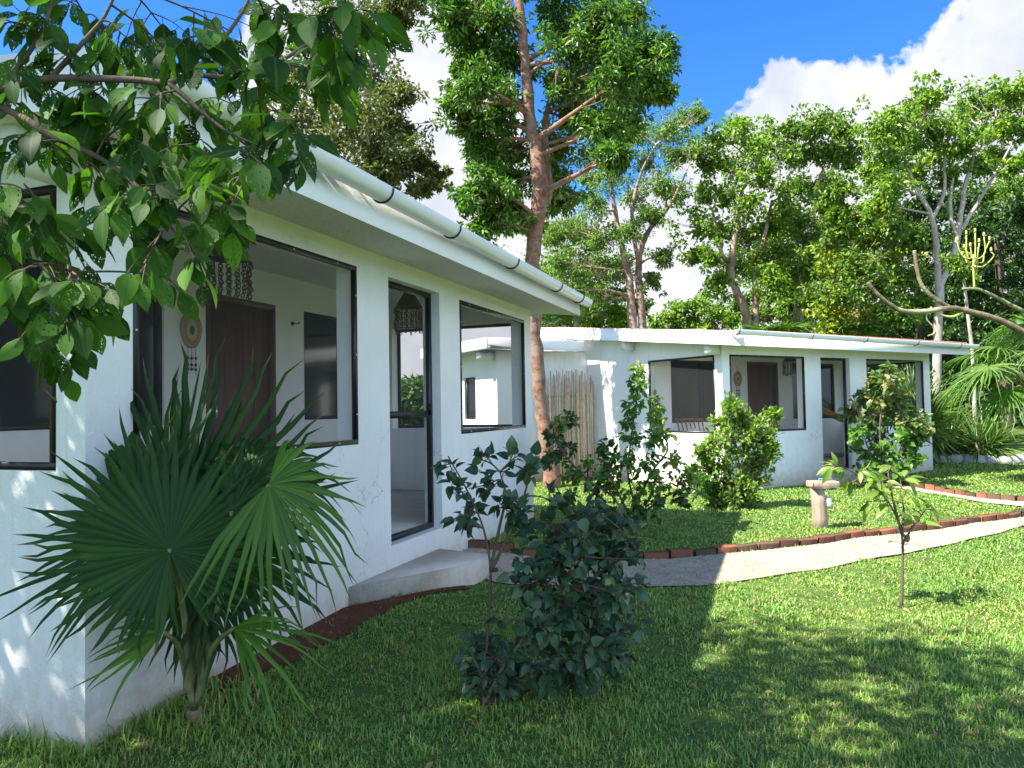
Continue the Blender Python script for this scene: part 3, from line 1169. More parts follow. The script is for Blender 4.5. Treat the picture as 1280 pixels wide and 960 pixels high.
edging(far_edge + np.array([0, .05]), 'row of worn red bricks edging the gravel path beside the far lawn')
edging(path2_r + np.array([.06, .03]), 'short row of red bricks edging the branch path to the far house')

pr = empty('wooden_post', (3.635, 8.853, float(ground_h(3.635, 8.853)) - .02))
tag(pr, 'short weathered wooden post with a flat top board on the lawn by the bricks', 'post')
m = MB()
m.tube([(0, 0, -.05), (.004, 0, .15), (-.006, 0, .32), (-.02, 0, .50)], [.098, .09, .085, .078], 14)
m.build('post_shaft', M['post'], pr)
m = MB()
m.bevel_box(-.11, .21, -.11, .11, .50, .575, .008)
m.build('top_board', M['post'], pr)
m = MB()
m.tube([(.07, -.02, .40), (.09, -.05, .36), (.10, -.06, .30), (.09, -.05, .26)], [.015, .03, .034, .015], 10)
m.build('lamp_holder', M['white'], pr, smooth=True)
it = empty('small_object', (3.635 + .05, 8.84, pr.location.z + .581))
tag(it, 'small blue and white object lying on the wooden post board', 'object')
m = MB()
for k in range(3):
    a = k * 1.3
    m.tube([(-.05 + .03 * k, .03 * math.sin(a), .012), (-.03 + .03 * k, .03 * math.sin(a + 1), .02), (0 + .03 * k, .03 * math.sin(a + 2), .01)], .009, 6)
m.build('folded_cloth', M['blue'], it)
m = MB()
m.tube([(.02, -.03, .02), (.06, -.02, .045), (.10, .0, .02)], [.012, .022, .01], 8)
m.build('white_piece', M['white'], it)

# low wall of white rocks by the yucca
def rock_row(p0, p1, n, label):
    m = MB()
    for k in range(n):
        t = (k + random.uniform(-.3, .3)) / n
        c = np.array(p0) * (1 - t) + np.array(p1) * t + np.array([random.uniform(-.1, .1), random.uniform(-.1, .1), 0])
        r = random.uniform(.10, .2)
        lat = []
        for a in range(5):
            th = -math.pi / 2 + math.pi * (a + .0) / 4
            for b in range(8):
                ph = b * math.pi / 4
                rr = r * random.uniform(.8, 1.15)
                lat.append((c[0] + rr * 1.2 * math.cos(th) * math.cos(ph), c[1] + rr * math.cos(th) * math.sin(ph), c[2] + r * .6 + rr * .8 * math.sin(th)))
        q = [[a * 8 + b, a * 8 + (b + 1) % 8, (a + 1) * 8 + (b + 1) % 8, (a + 1) * 8 + b] for a in range(4) for b in range(8)]
        m.add(lat, q)
    o = m.build('rock_border', M['rock'])
    tag(o, label, 'rock border')


rock_row((9.6, 18.3, -.1), (13.5, 17.6, -.1), 42, 'low border of white rocks on the lawn below the spiky yucca')


# ------------------------------------------------------------------ foliage
def frames(ax, nh):
    ax = unit(ax)
    s = np.cross(ax, nh)
    bad = np.linalg.norm(s, axis=1) < 1e-4
    s[bad] = np.cross(ax[bad], [1.0, 0.2, 0.1])
    s = unit(s)
    return ax, s, np.cross(s, ax)


def add_leaves(mb, pos, ax, nh, ln, wd, style='fold', droop=0.25, fold=0.25):
    """style: fold = two triangles, full = curved blade with several stations"""
    pos = np.asarray(pos, float)
    n = len(pos)
    ax, sd, nr = frames(ax, nh)
    ln = np.broadcast_to(ln, (n,)).reshape(n, 1)
    wd = np.broadcast_to(wd, (n,)).reshape(n, 1)
    if style == 'fold':
        tip = pos + ax * ln - nr * ln * droop * .6
        m = pos + ax * ln * .45
        l = m + sd * wd * .5 + nr * wd * fold
        r = m - sd * wd * .5 + nr * wd * fold
        V = np.stack([pos, l, tip, r], 1).reshape(-1, 3)
        k = np.arange(n)[:, None] * 4
        T = np.concatenate([k + np.array([[0, 2, 1]]), k + np.array([[0, 3, 2]])])
        uv = np.tile(np.array([[.5, 0], [1, .45], [.5, 1], [0, .45]]), (n, 1))
        mb.add(V, None, T, uv)
        return
    st = {'full': [(0, .0), (.12, .42), (.32, .92), (.52, 1.0), (.74, .72), (.9, .3), (1, .0)],
          'heart': [(0, .12), (.06, .7), (.25, 1.0), (.5, .88), (.75, .5), (.92, .16), (1, .0)],
          'long': [(0, .05), (.15, .6), (.4, 1.0), (.7, .7), (1, .0)]}[style]
    m = len(st)
    rows = []
    uvs = []
    for (t, w) in st:
        c = pos + ax * ln * t - nr * ln * droop * t * t
        hw = wd * .5 * w
        up = nr * hw * 2 * fold
        rows += [c + sd * hw + up, c, c - sd * hw + up]
        uvs += [(.5 + .5 * w, t), (.5, t), (.5 - .5 * w, t)]
    V = np.stack(rows, 1).reshape(-1, 3)
    q = []
    for k in range(m - 1):
        for e in (0, 1):
            q.append([k * 3 + e, k * 3 + e + 1, k * 3 + e + 4, k * 3 + e + 3])
    Q = (np.arange(n)[:, None, None] * (3 * m) + np.array(q)[None]).reshape(-1, 4)
    mb.add(V, Q, None, np.tile(np.array(uvs), (n, 1)))


def rdir(n, up=0.0):
    v = rng.normal(size=(n, 3))
    v[:, 2] += up
    return unit(v)


def smooth_path(pts, n=4):
    """Catmull-Rom through points (columns may include radius)"""
    P = np.asarray(pts, float)
    if len(P) < 3:
        t = np.linspace(0, 1, n * 2)[:, None]
        return P[0] * (1 - t) + P[-1] * t
    Q = np.concatenate([[2 * P[0] - P[1]], P, [2 * P[-1] - P[-2]]])
    out = []
    for i in range(1, len(Q) - 2):
        for k in range(n):
            t = k / n
            p0, p1, p2, p3 = Q[i - 1:i + 3]
            out.append(.5 * (2 * p1 + (p2 - p0) * t + (2 * p0 - 5 * p1 + 4 * p2 - p3) * t * t + (3 * p1 - p0 - 3 * p2 + p3) * t ** 3))
    out.append(P[-1])
    return np.array(out)


BARK = {
    'pale': bark('pale_bark', (0.20, 0.16, 0.13), (0.46, 0.40, 0.34)),
    'brown': bark('brown_bark', (0.13, 0.08, 0.055), (0.34, 0.23, 0.17), c2=(0.42, 0.34, 0.28)),
    'red': bark('reddish_bark', (0.10, 0.05, 0.033), (0.29, 0.165, 0.11), scale=9, stretch=1.2, c2=(0.21, 0.165, 0.125)),
    'dark': bark('twig_bark', (0.06, 0.042, 0.03), (0.15, 0.11, 0.08), scale=14),
    'palm': bark('palm_fibre', (0.10, 0.07, 0.045), (0.27, 0.20, 0.13), scale=16, stretch=.3),
    'green': bark('green_stem', (0.10, 0.13, 0.05), (0.28, 0.27, 0.13), scale=12, stretch=.5),
    'yellow': plain('yellow_stem', (0.36, 0.37, 0.085), 0.6, var=.2, scale=25),
}
LEAF = {
    'big': leaf_mat('glossy_tree_leaf', [(0.022, 0.065, 0.012), (0.045, 0.125, 0.018), (0.075, 0.18, 0.026), (0.13, 0.25, 0.035)], .35, .42, .4),
    'olive': leaf_mat('olive_leaf', [(0.05, 0.075, 0.02), (0.085, 0.12, 0.03), (0.15, 0.17, 0.05)], .35, .5),
    'bright': leaf_mat('bright_leaf', [(0.06, 0.14, 0.016), (0.11, 0.22, 0.022), (0.17, 0.29, 0.03), (0.24, 0.34, 0.05)], .42, .45),
    'mid': leaf_mat('mid_green_leaf', [(0.045, 0.11, 0.016), (0.08, 0.17, 0.02), (0.13, 0.23, 0.028), (0.19, 0.27, 0.04)], .4, .45),
    'feather': leaf_mat('feathery_leaf', [(0.075, 0.15, 0.035), (0.12, 0.22, 0.05), (0.17, 0.28, 0.07)], .45, .45),
    'yellow': leaf_mat('yellow_green_leaf', [(0.16, 0.24, 0.022), (0.26, 0.33, 0.03), (0.36, 0.38, 0.045)], .4, .45),
    'dark': leaf_mat('dark_leaf', [(0.018, 0.05, 0.010), (0.035, 0.09, 0.016), (0.065, 0.135, 0.024)], .3, .5),
    'front': leaf_mat('holed_leaf', [(0.014, 0.044, 0.008), (0.026, 0.078, 0.010), (0.048, 0.13, 0.014), (0.085, 0.20, 0.02)], .5, .55, .18, holes=True, vein=(0.07, 0.13, 0.035)),
    'shrub': leaf_mat('blue_green_leaf', [(0.020, 0.050, 0.026), (0.032, 0.075, 0.036), (0.045, 0.095, 0.04)], .2, .42, .4, vein=(0.06, 0.11, 0.05)),
    'citrus': leaf_mat('citrus_leaf', [(0.04, 0.11, 0.016), (0.07, 0.18, 0.022), (0.12, 0.25, 0.03)], .38, .38, .4),
    'red': leaf_mat('russet_leaf', [(0.06, 0.135, 0.03), (0.075, 0.165, 0.035), (0.10, 0.18, 0.04), (0.15, 0.20, 0.055), (0.27, 0.18, 0.09)], .35, .45),
    'sap': leaf_mat('sapling_leaf', [(0.08, 0.16, 0.02), (0.15, 0.26, 0.03), (0.24, 0.33, 0.05)], .45, .4, vein=(0.25, 0.32, 0.08)),
    'fan': leaf_mat('fan_leaf', [(0.012, 0.042, 0.008), (0.018, 0.056, 0.010), (0.028, 0.074, 0.012)], .28, .5, .18, tscale=(1.3, 1.6, .5), vein=(0.035, 0.075, 0.02)),
    'fan_light': leaf_mat('fan_leaf_light', [(0.042, 0.115, 0.012), (0.068, 0.165, 0.016), (0.11, 0.22, 0.022)], .45, .42, .35),
    'yucca': leaf_mat('yucca_leaf', [(0.05, 0.12, 0.025), (0.09, 0.17, 0.03), (0.14, 0.22, 0.05)], .3, .4),
}


def cluster_leaves(mb, centers, rad, k, ln, wd, style='fold', droop=.35, out=None, up=.6, jitter=.35):
    """k leaves round each centre; leaves point outward and hang a little"""
    C_ = np.repeat(np.asarray(centers, float), k, axis=0)
    n = len(C_)
    d = rdir(n)
    rr = rad * rng.random(n) ** .5
    pos = C_ + d * np.broadcast_to(rr, (n,))[:, None] * np.array([1, 1, .75])
    ax = unit(d + rng.normal(size=(n, 3)) * .5 + np.array([0, 0, -.25]))
    nh = unit(np.array([0, 0, 1.0]) * up + rng.normal(size=(n, 3)) * jitter + d * .35)
    L_ = ln * rng.uniform(.65, 1.25, n)
    add_leaves(mb, pos, ax, nh, L_, L_ * wd, style, droop)


def make_tree(name, label, Y, stems, clumps, leaf, barkm, ln=.17, wd=.5, twigs=15, per=46, flat=.8, thick=None, group=None, dens=1.0, spr=1.9, ahead=None, second=None, seed=0, cr=.21, cat='tree', style='fold'):
    """stems: lists of (px, py, radius m[, depth offset]); clumps: (px, py, r px)"""
    global rng
    rng = np.random.default_rng(100 + seed)
    base = at(stems[0][0][0], stems[0][0][1], Y)
    root = empty(name, (base[0], base[1], float(ground_h(base[0], base[1])) - .05))
    tag(root, label, cat, group)
    tr = MB()
    nodes = []
    for st in stems:
        pts = np.array([[*at(s[0], s[1], Y + (s[3] if len(s) > 3 else 0)), s[2]] for s in st])
        if st is stems[0]:
            pts[0, 2] = root.location[2] if pts[0, 2] > root.location[2] - .2 else pts[0, 2]
        sp = smooth_path(pts[:, [0, 1, 2]], 5)
        sr = np.interp(np.linspace(0, 1, len(sp)), np.linspace(0, 1, len(pts)), pts[:, 3] if False else np.array([s[2] for s in st]))
        sp = sp + rng.normal(size=sp.shape) * (sr[:, None] * .12)
        tr.tube(local(root, sp), sr, 10)
        for q, r_ in zip(sp, sr):
            nodes.append((*q, r_))
    nodes = np.array(nodes)
    pxw = Y / F
    ln = ln * .80
    cx = [c[0] for c in clumps]
    half = (max(cx) - min(cx)) * .5 * pxw * flat if thick is None else thick
    half = max(half, .5)
    lv, lv2 = MB(), MB()
    xm = (max(cx) + min(cx)) / 2
    for c_ in clumps:
        # keep the crown round: clumps at the sides stay near mid depth
        k = 1 - min(1, abs(c_[0] - xm) / max(1, (max(cx) - min(cx)) * .55)) ** 2
        dy = rng.uniform(-1, 1) * half * math.sqrt(max(k, .08))
        if ahead is not None and abs(c_[0] - ahead) < 36:
            dy = abs(dy) + .35      # the trunk stands in front of this part of the crown
        c3 = at(c_[0], c_[1], Y + dy)
        R = c_[2] * (Y + dy) / F
        dd_ = np.linalg.norm(nodes[:, :3] - c3, axis=1) + np.maximum(0, nodes[:, 2] - c3[2]) * 1.5 + (nodes[:, 2] < root.location[2] + 1.2) * 3
        j = int(dd_.argmin())
        s0 = nodes[j]
        midp = (s0[:3] + c3) / 2 + np.array([0, 0, .10 * R]) + rng.normal(size=3) * .12 * R
        r0 = min(s0[3] * .55, .012 + .028 * np.linalg.norm(c3 - s0[:3]))
        bp = smooth_path([s0[:3], midp, c3], 5)
        tr.tube(local(root, bp), np.linspace(r0, .012, len(bp)), 6, cap=False)
        nt = max(4, int(twigs * 1.9))
        d = rdir(nt, .25)
        tc_ = c3 + d * R * np.clip(np.abs(rng.normal(0, .72, nt)) + .12, 0, spr)[:, None] * np.array([1, 1, .82])
        for q in tc_[: nt * 2 // 3]:
            b0 = bp[rng.integers(len(bp) // 2, len(bp))]
            tr.tube(local(root, [b0, (b0 + q) / 2 + rng.normal(size=3) * .06 * R, q]), [.013, .009, .005], 4, cap=False)
        kk = max(6, int(per * dens * .80))
        use2 = second is not None and (rng.random() < second[1])
        cluster_leaves(lv2 if use2 else lv, local(root, tc_), cr * R * rng.uniform(1.0, 2.2), kk, ln, wd, style)
    tr.build('trunk', BARK[barkm], root, smooth=True)
    if lv.n:
        lv.build('crown', LEAF[leaf], root)
    if lv2.n:
        lv2.build('crown', LEAF[second[0]], root)
    return root


def grid_clumps(pts):
    return pts


GB = 'trees behind the houses'
# tall tree beside the near house
make_tree('tall_tree', 'tall leafy tree with a forked reddish trunk right behind the near house corner', 14.3,
          [[(690, 615, .19), (684, 560, .15), (675, 490, .135), (669, 420, .13), (666, 330, .145), (672, 270, .16), (675, 225, .16), (671, 190, .125), (664, 155, .115), (659, 100, .105), (655, 66, .10), (649, 0, .09), (636, -70, .07)],
           [(674, 262, .09), (686, 240, .10, .15), (683, 200, .08, .4), (682, 150, .06, .7), (695, 100, .045, .9), (712, 30, .03, 1.0)],
           [(653, 50, .06), (640, 15, .05), (622, -30, .04)]],
          [(595, 70, 34), (575, 40, 30), (600, 110, 34), (580, 90, 26), (620, 30, 36), (620, 140, 34), (590, 160, 28), (605, 185, 28), (570, 130, 16),
           (700, 30, 42), (740, 20, 40), (720, 70, 44), (760, 60, 40), (700, 110, 42), (745, 110, 42), (780, 95, 34), (800, 70, 28), (825, 65, 20), (812, 100, 24), (790, 125, 26), (825, 115, 14),
           (720, 150, 40), (700, 185, 34), (755, 160, 34), (690, 225, 28), (640, 190, 30), (620, 205, 26), (640, 80, 30),
           (640, 230, 28), (610, 235, 28), (590, 250, 20), (630, 265, 30), (610, 280, 22), (655, 280, 24), (700, 250, 24), (590, 10, 30), (660, -20, 44), (560, 10, 24), (780, 20, 34), (710, -30, 50), (780, 160, 20), (770, 195, 18), (755, 25, 34)],
          'big', 'red', dens=1.4, spr=1.5, ahead=668, ln=.175, wd=.36, twigs=16, per=36, thick=2.3, seed=1)
make_tree('olive_tree', 'olive green tree rising above the gutter at the upper left', 18,
          [[(440, 500, .2), (445, 300, .16), (455, 200, .12), (460, 120, .09), (465, 40, .06)], [(455, 200, .08), (490, 190, .06), (530, 215, .03)]],
          [(400, 110, 40), (430, 90, 40), (470, 110, 36), (500, 120, 26), (440, 150, 42), (480, 160, 36), (505, 170, 22), (460, 200, 40), (500, 205, 30), (530, 205, 20), (545, 225, 13),
           (420, 180, 40), (530, 235, 16), (480, 225, 24), (420, 30, 50), (470, 20, 40), (500, 25, 26), (390, 60, 40), (380, 150, 40), (505, -5, 24), (360, 100, 30)],
          'olive', 'brown', ln=.15, wd=.5, twigs=17, per=50, thick=1.6, seed=2, group=GB)
make_tree('feathery_tree', 'airy feathery tree with twin slim trunks between the tall tree and the far roof', 23,
          [[(790, 560, .16), (790, 410, .15), (786, 350, .12), (776, 300, .09), (765, 240, .06), (760, 190, .04)],
           [(806, 560, .15), (803, 400, .13), (798, 330, .10), (810, 290, .08), (835, 260, .05), (858, 215, .03)],
           [(800, 340, .07), (790, 270, .06), (800, 220, .04), (820, 180, .03)]],
          [(745, 190, 30), (770, 170, 30), (800, 170, 30), (830, 165, 26), (855, 150, 20), (875, 145, 12), (770, 215, 32), (810, 205, 30), (845, 195, 26), (870, 190, 16), (735, 225, 28), (745, 255, 28),
           (790, 245, 28), (830, 235, 24), (725, 290, 28), (755, 300, 28), (785, 290, 24), (815, 270, 20), (700, 330, 28), (730, 340, 28), (760, 345, 24), (830, 320, 16), (700, 295, 22), (850, 245, 16), (780, 330, 18), (815, 350, 13), (720, 365, 22), (748, 372, 20)],
          'feather', 'brown', ln=.17, wd=.32, twigs=15, per=40, thick=2.2, seed=3, group=GB)
make_tree('leafy_tree', 'bright round leaved tree with crooked trunk above the far house roof corner', 24,
          [[(942, 560, .18), (935, 412, .15), (925, 375, .14), (915, 345, .12), (918, 300, .09), (925, 250, .06), (940, 200, .04)],
           [(915, 340, .08), (900, 310, .06), (890, 260, .04)],
           [(944, 560, .12), (945, 400, .10), (944, 350, .08), (955, 300, .06), (965, 250, .04)]],
          [(900, 175, 26), (925, 165, 26), (945, 185, 28), (885, 205, 26), (915, 215, 28), (955, 220, 26), (880, 245, 26), (910, 250, 26), (940, 255, 28), (875, 285, 24), (900, 290, 28), (930, 300, 28), (960, 285, 26),
           (890, 325, 24), (920, 335, 22), (950, 330, 26), (975, 320, 24), (895, 355, 18), (870, 320, 14), (965, 355, 20), (980, 260, 24)],
          'bright', 'brown', ln=.19, wd=.62, twigs=13, per=30, thick=1.8, seed=4, group=GB)
make_tree('leafy_tree', 'dark green tree with thin crown in the gap right of the crooked trunk', 27,
          [[(1000, 560, .2), (997, 420, .16), (1000, 370, .13), (1010, 300, .1), (1020, 240, .07), (1035, 190, .04)], [(1000, 370, .08), (975, 320, .06), (975, 230, .04)]],
          [(965, 180, 24), (990, 165, 24), (1015, 160, 26), (1040, 160, 24), (1060, 165, 22), (985, 195, 26), (1015, 195, 28), (1045, 195, 26), (1065, 200, 20), (990, 235, 26), (1020, 235, 24), (1050, 235, 22), (1000, 280, 30), (970, 290, 28), (1030, 290, 26), (1010, 330, 30), (980, 345, 28), (1040, 330, 26)],
          'mid', 'brown', ln=.21, wd=.55, twigs=14, per=34, thick=2.0, seed=5, group=GB)
make_tree('leafy_tree', 'large spreading tree with pale forked trunk at the upper right', 21,
          [[(1172, 600, .14), (1170, 500, .118), (1172, 430, .115), (1174, 360, .12), (1172, 340, .09), (1168, 290, .08), (1160, 262, .07), (1145, 235, .06), (1130, 200, .035)],
           [(1174, 358, .095), (1188, 330, .095), (1196, 300, .085), (1202, 260, .07), (1208, 225, .06), (1222, 180, .035)],
           [(1165, 275, .06), (1180, 240, .05), (1180, 190, .03)],
           [(1200, 290, .06), (1218, 260, .05), (1245, 215, .035), (1265, 180, .025)],
           [(1196, 300, .05), (1188, 260, .05), (1192, 220, .03)]],
          [(1100, 170, 24), (1120, 150, 26), (1145, 135, 26), (1165, 125, 20), (1110, 200, 26), (1140, 180, 28), (1170, 160, 26), (1200, 150, 26), (1220, 135, 24), (1245, 125, 22), (1268, 120, 22), (1290, 130, 22),
           (1090, 220, 18), (1115, 230, 24), (1145, 215, 26), (1175, 195, 24), (1205, 185, 24), (1235, 165, 26), (1260, 160, 24), (1285, 165, 20), (1250, 195, 18), (1270, 205, 14), (1225, 210, 16), (1105, 255, 18), (1300, 110, 24), (1310, 160, 26), (1185, 225, 16)],
          'bright', 'pale', ln=.18, wd=.55, twigs=14, per=36, thick=2.0, seed=6, group=GB)
make_tree('bushy_tree', 'yellow green bushy tree in front of the pale forked trunk', 22.5,
          [[(1075, 600, .16), (1072, 430, .13), (1070, 370, .1), (1062, 310, .07), (1050, 250, .04)], [(1070, 360, .06), (1110, 310, .04), (1120, 280, .03)]],
          [(1045, 240, 17), (1035, 260, 14), (1050, 265, 18), (1075, 270, 18), (1095, 265, 14), (1050, 300, 26), (1085, 300, 26), (1115, 285, 22), (1040, 335, 26), (1075, 335, 28), (1110, 325, 26), (1135, 300, 20), (1055, 370, 26), (1095, 365, 28), (1130, 350, 22), (1040, 395, 24), (1080, 400, 26), (1120, 395, 26), (1145, 385, 18), (1010, 375, 22)],
          'mid', 'brown', ln=.20, wd=.55, twigs=14, per=34, thick=1.6, seed=7, group=GB, second=('yellow', .2))
make_tree('bushy_tree', 'dark bushy tree with hidden trunk at the right edge beyond the fan palm', 26,
          [[(1260, 600, .2), (1255, 480, .18), (1250, 380, .13), (1245, 300, .06)]],
          [(1215, 290, 26), (1245, 275, 24), (1275, 270, 24), (1300, 280, 26), (1205, 325, 26), (1235, 315, 28), (1268, 310, 28), (1295, 320, 28), (1215, 360, 28), (1250, 355, 30), (1285, 360, 30), (1210, 395, 26), (1245, 400, 28), (1285, 405, 30), (1190, 420, 24), (1225, 435, 28), (1265, 445, 30), (1200, 250, 16), (1310, 240, 26)],
          'dark', 'dark', ln=.22, wd=.5, twigs=15, per=36, thick=2.0, seed=8, group=GB)
make_tree('bushy_tree', 'mid green bushy tree between the forked trunk and the far roof', 29,
          [[(1150, 620, .2), (1150, 480, .16), (1148, 380, .12), (1145, 300, .05)]],
          [(1130, 270, 24), (1155, 255, 24), (1180, 265, 24), (1215, 255, 24), (1135, 310, 28), (1165, 300, 28), (1195, 300, 26), (1150, 345, 28), (1185, 345, 28), (1120, 350, 24), (1145, 385, 26), (1180, 390, 28), (1160, 425, 26), (1190, 440, 24), (1230, 290, 22), (1185, 475, 24)],
          'dark', 'dark', ln=.25, wd=.5, twigs=14, per=32, thick=2.4, seed=9, group=GB)
make_tree('bushy_tree', 'low rounded tree under the open sky above the far roof', 38,
          [[(875, 560, .18), (875, 430, .12), (872, 390, .06)]],
          [(850, 390, 18), (875, 382, 18), (895, 388, 16), (835, 400, 14), (860, 405, 18), (890, 408, 18), (915, 402, 16), (820, 408, 10), (875, 420, 20), (905, 425, 18), (845, 425, 18)],
          'bright', 'brown', ln=.28, wd=.55, twigs=12, per=32, thick=1.4, seed=10, group=GB)
make_tree('bushy_tree', 'small dark tree just over the ridge left of the twin trunks', 30,
          [[(730, 560, .16), (730, 430, .12), (728, 390, .06)]],
          [(700, 385, 22), (725, 375, 20), (750, 385, 18), (775, 395, 14), (690, 405, 22), (715, 405, 20), (745, 408, 18), (770, 412, 14), (735, 425, 22), (705, 430, 22), (640, 360, 30), (660, 380, 30), (680, 350, 26), (615, 330, 26)],
          'mid', 'brown', ln=.24, wd=.55, twigs=13, per=34, thick=1.4, seed=11, group=GB)
make_tree('bushy_tree', 'bushy green tree above the middle of the far roof', 31,
          [[(1010, 600, .2), (1010, 480, .16), (1008, 400, .08)]],
          [(985, 385, 22), (1010, 370, 22), (1040, 365, 22), (1065, 385, 20), (960, 395, 20), (1000, 400, 22), (1035, 400, 22), (940, 400, 14), (1090, 415, 22), (975, 420, 22), (1050, 425, 22), (1120, 420, 22)],
          'mid', 'dark', ln=.25, wd=.5, twigs=13, per=32, thick=1.6, seed=12, group=GB)

make_tree('bushy_tree', 'fine leaved light green tree filling the gap left of the twin trunks', 26,
          [[(722, 600, .15), (722, 440, .12), (718, 380, .08), (712, 320, .04)]],
          [(690, 300, 24), (715, 290, 22), (740, 305, 22), (700, 330, 26), (730, 335, 24), (755, 335, 20), (690, 360, 24), (720, 365, 24), (750, 365, 22), (775, 370, 18), (705, 390, 22), (740, 392, 22), (770, 395, 18), (800, 385, 12)],
          'bright', 'brown', ln=.17, wd=.5, twigs=14, per=40, thick=1.3, seed=13, group=GB)
make_tree('bushy_tree', 'mid green tree filling the middle of the wood between the crooked and pale trunks', 33,
          [[(985, 620, .2), (985, 480, .15), (985, 380, .1), (985, 300, .05)]],
          [(960, 300, 26), (990, 290, 26), (1020, 300, 26), (1050, 290, 24), (945, 340, 22), (975, 335, 26), (1005, 340, 26), (1035, 340, 26), (1065, 330, 24), (960, 375, 22), (995, 375, 26), (1030, 380, 26), (1065, 370, 24), (1095, 360, 22), (1085, 300, 22), (925, 380, 16)],
          'mid', 'dark', ln=.25, wd=.5, twigs=14, per=36, thick=1.8, seed=14, group=GB)
make_tree('bushy_tree', 'dark green tree crowding behind the plumeria branch at the right edge', 31,
          [[(1290, 620, .2), (1290, 480, .15), (1290, 380, .1), (1288, 280, .05)]],
          [(1225, 250, 20), (1250, 240, 22), (1280, 235, 24), (1310, 240, 24), (1235, 285, 24), (1265, 280, 26), (1295, 280, 26), (1325, 290, 24), (1240, 330, 24), (1275, 330, 28), (1310, 335, 28), (1250, 380, 26), (1290, 385, 28), (1325, 380, 26)],
          'mid', 'dark', ln=.24, wd=.5, twigs=14, per=36, thick=1.8, seed=15, group=GB)

# slim bare stems at the right, each a young tree whose crown is lost in the foliage
for k, (x0, y0, x1, y1, Y, lab) in enumerate([(1222, 560, 1204, 345, 19, 'slim bare grey trunk right of the pale forked tree'), (1002, 470, 998, 330, 25, 'slim pale trunk standing above the far roof')]):
    make_tree('slim_tree', lab, Y, [[(x0, y0 + 25, .06), (x0 - 2, y0, .055), ((x0 + x1) / 2 + 3, (y0 + y1) / 2, .05), (x1, y1, .035)]], [(x1, y1 - 10, 13), (x1 + 10, y1 + 5, 11), (x1 - 10, y1 - 18, 11)], 'mid', 'pale', ln=.17, twigs=8, per=22, thick=.3, seed=20 + k, group=GB)

# far wood behind everything
rng = np.random.default_rng(55)
wd_ = MB()
nT = 1500
ang = rng.uniform(math.radians(-38), math.radians(50), nT)
dist = rng.uniform(44, 58, nT)
hgt = rng.uniform(0, 1, nT) ** .8 * (3.0 + 3.8 * np.clip((np.degrees(ang) - 12) / 15, 0, 1.2))
cent = np.stack([np.sin(ang) * dist, np.cos(ang) * dist, hgt], 1)
cluster_leaves(wd_, cent, 1.1, 60, .5, .55)
fw = wd_.build('far_wood', LEAF['dark'], kind='stuff')
tag(fw, 'dark far wood closing the view behind the trees', 'wood', kind='stuff')


# ------------------------------------------------------------------ fan palms and yucca
def fan_leaf(mb, c, nrm, updir, R, nseg=38, spread=330, join=.45, droop=.25, seed=0, fold=.22, cone=.1, tipdroop=.0, short=.18, rag=.0):
    """palmate blade centred at c; updir is the direction of the middle segment"""
    r_ = np.random.default_rng(seed)
    nrm = unit(nrm)
    up = unit(np.asarray(updir, float) - nrm * np.dot(nrm, updir))
    sd = np.cross(up, nrm)
    da = math.radians(spread) / nseg
    g = np.array([0, 0, -1.0])
    for k in range(nseg):
        a = -math.radians(spread) / 2 + (k + .5) * da
        aw = r_.normal() * da * .35
        lift_k = r_.normal() * rag
        Rk = R * (1 - short * (abs(a) / math.pi) ** 2) * r_.uniform(.84, 1.08)
        wk = r_.uniform(.8, 1.15)
        d = math.cos(a) * up + math.sin(a) * sd
        t = -math.sin(a) * up + math.cos(a) * sd
        bend = r_.uniform(.6, 1.4)
        rows, uv = [], []
        st = [0.015, .15, .3, join, .6, .74, .87, 1.0]
        wj = math.tan(da / 2) * join * R * 1.04
        for s_ in st:
            if s_ <= join:
                hw = math.tan(da / 2) * s_ * R * 1.04
            else:
                q = (s_ - join) / (1 - join)
                hw = wj * (1 - q) ** .75 * (1 + .25 * q) * (1 + (wk - 1) * min(1, q * 4))
            c0 = c + d * Rk * s_ + nrm * (cone * Rk * s_ ** 1.5) + g * (droop * Rk * bend * s_ ** 2.6) + t * (tipdroop * r_.normal() * s_ ** 3 * R)
            if s_ > join:
                q = (s_ - join) / (1 - join)
                c0 = c0 + (t * aw + nrm * lift_k) * Rk * q * .9 * (s_ - .2)
            lift = nrm * hw * 2 * fold
            rows += [c0 - t * hw - lift, c0 + lift * .6, c0 + t * hw - lift]
            uv += [(0, s_), (.5, s_), (1, s_)]
        q = []
        for m in range(len(st) - 1):
            for e in (0, 1):
                q.append([m * 3 + e, m * 3 + e + 1, m * 3 + e + 4, m * 3 + e + 3])
        mb.add(rows, q, None, uv)


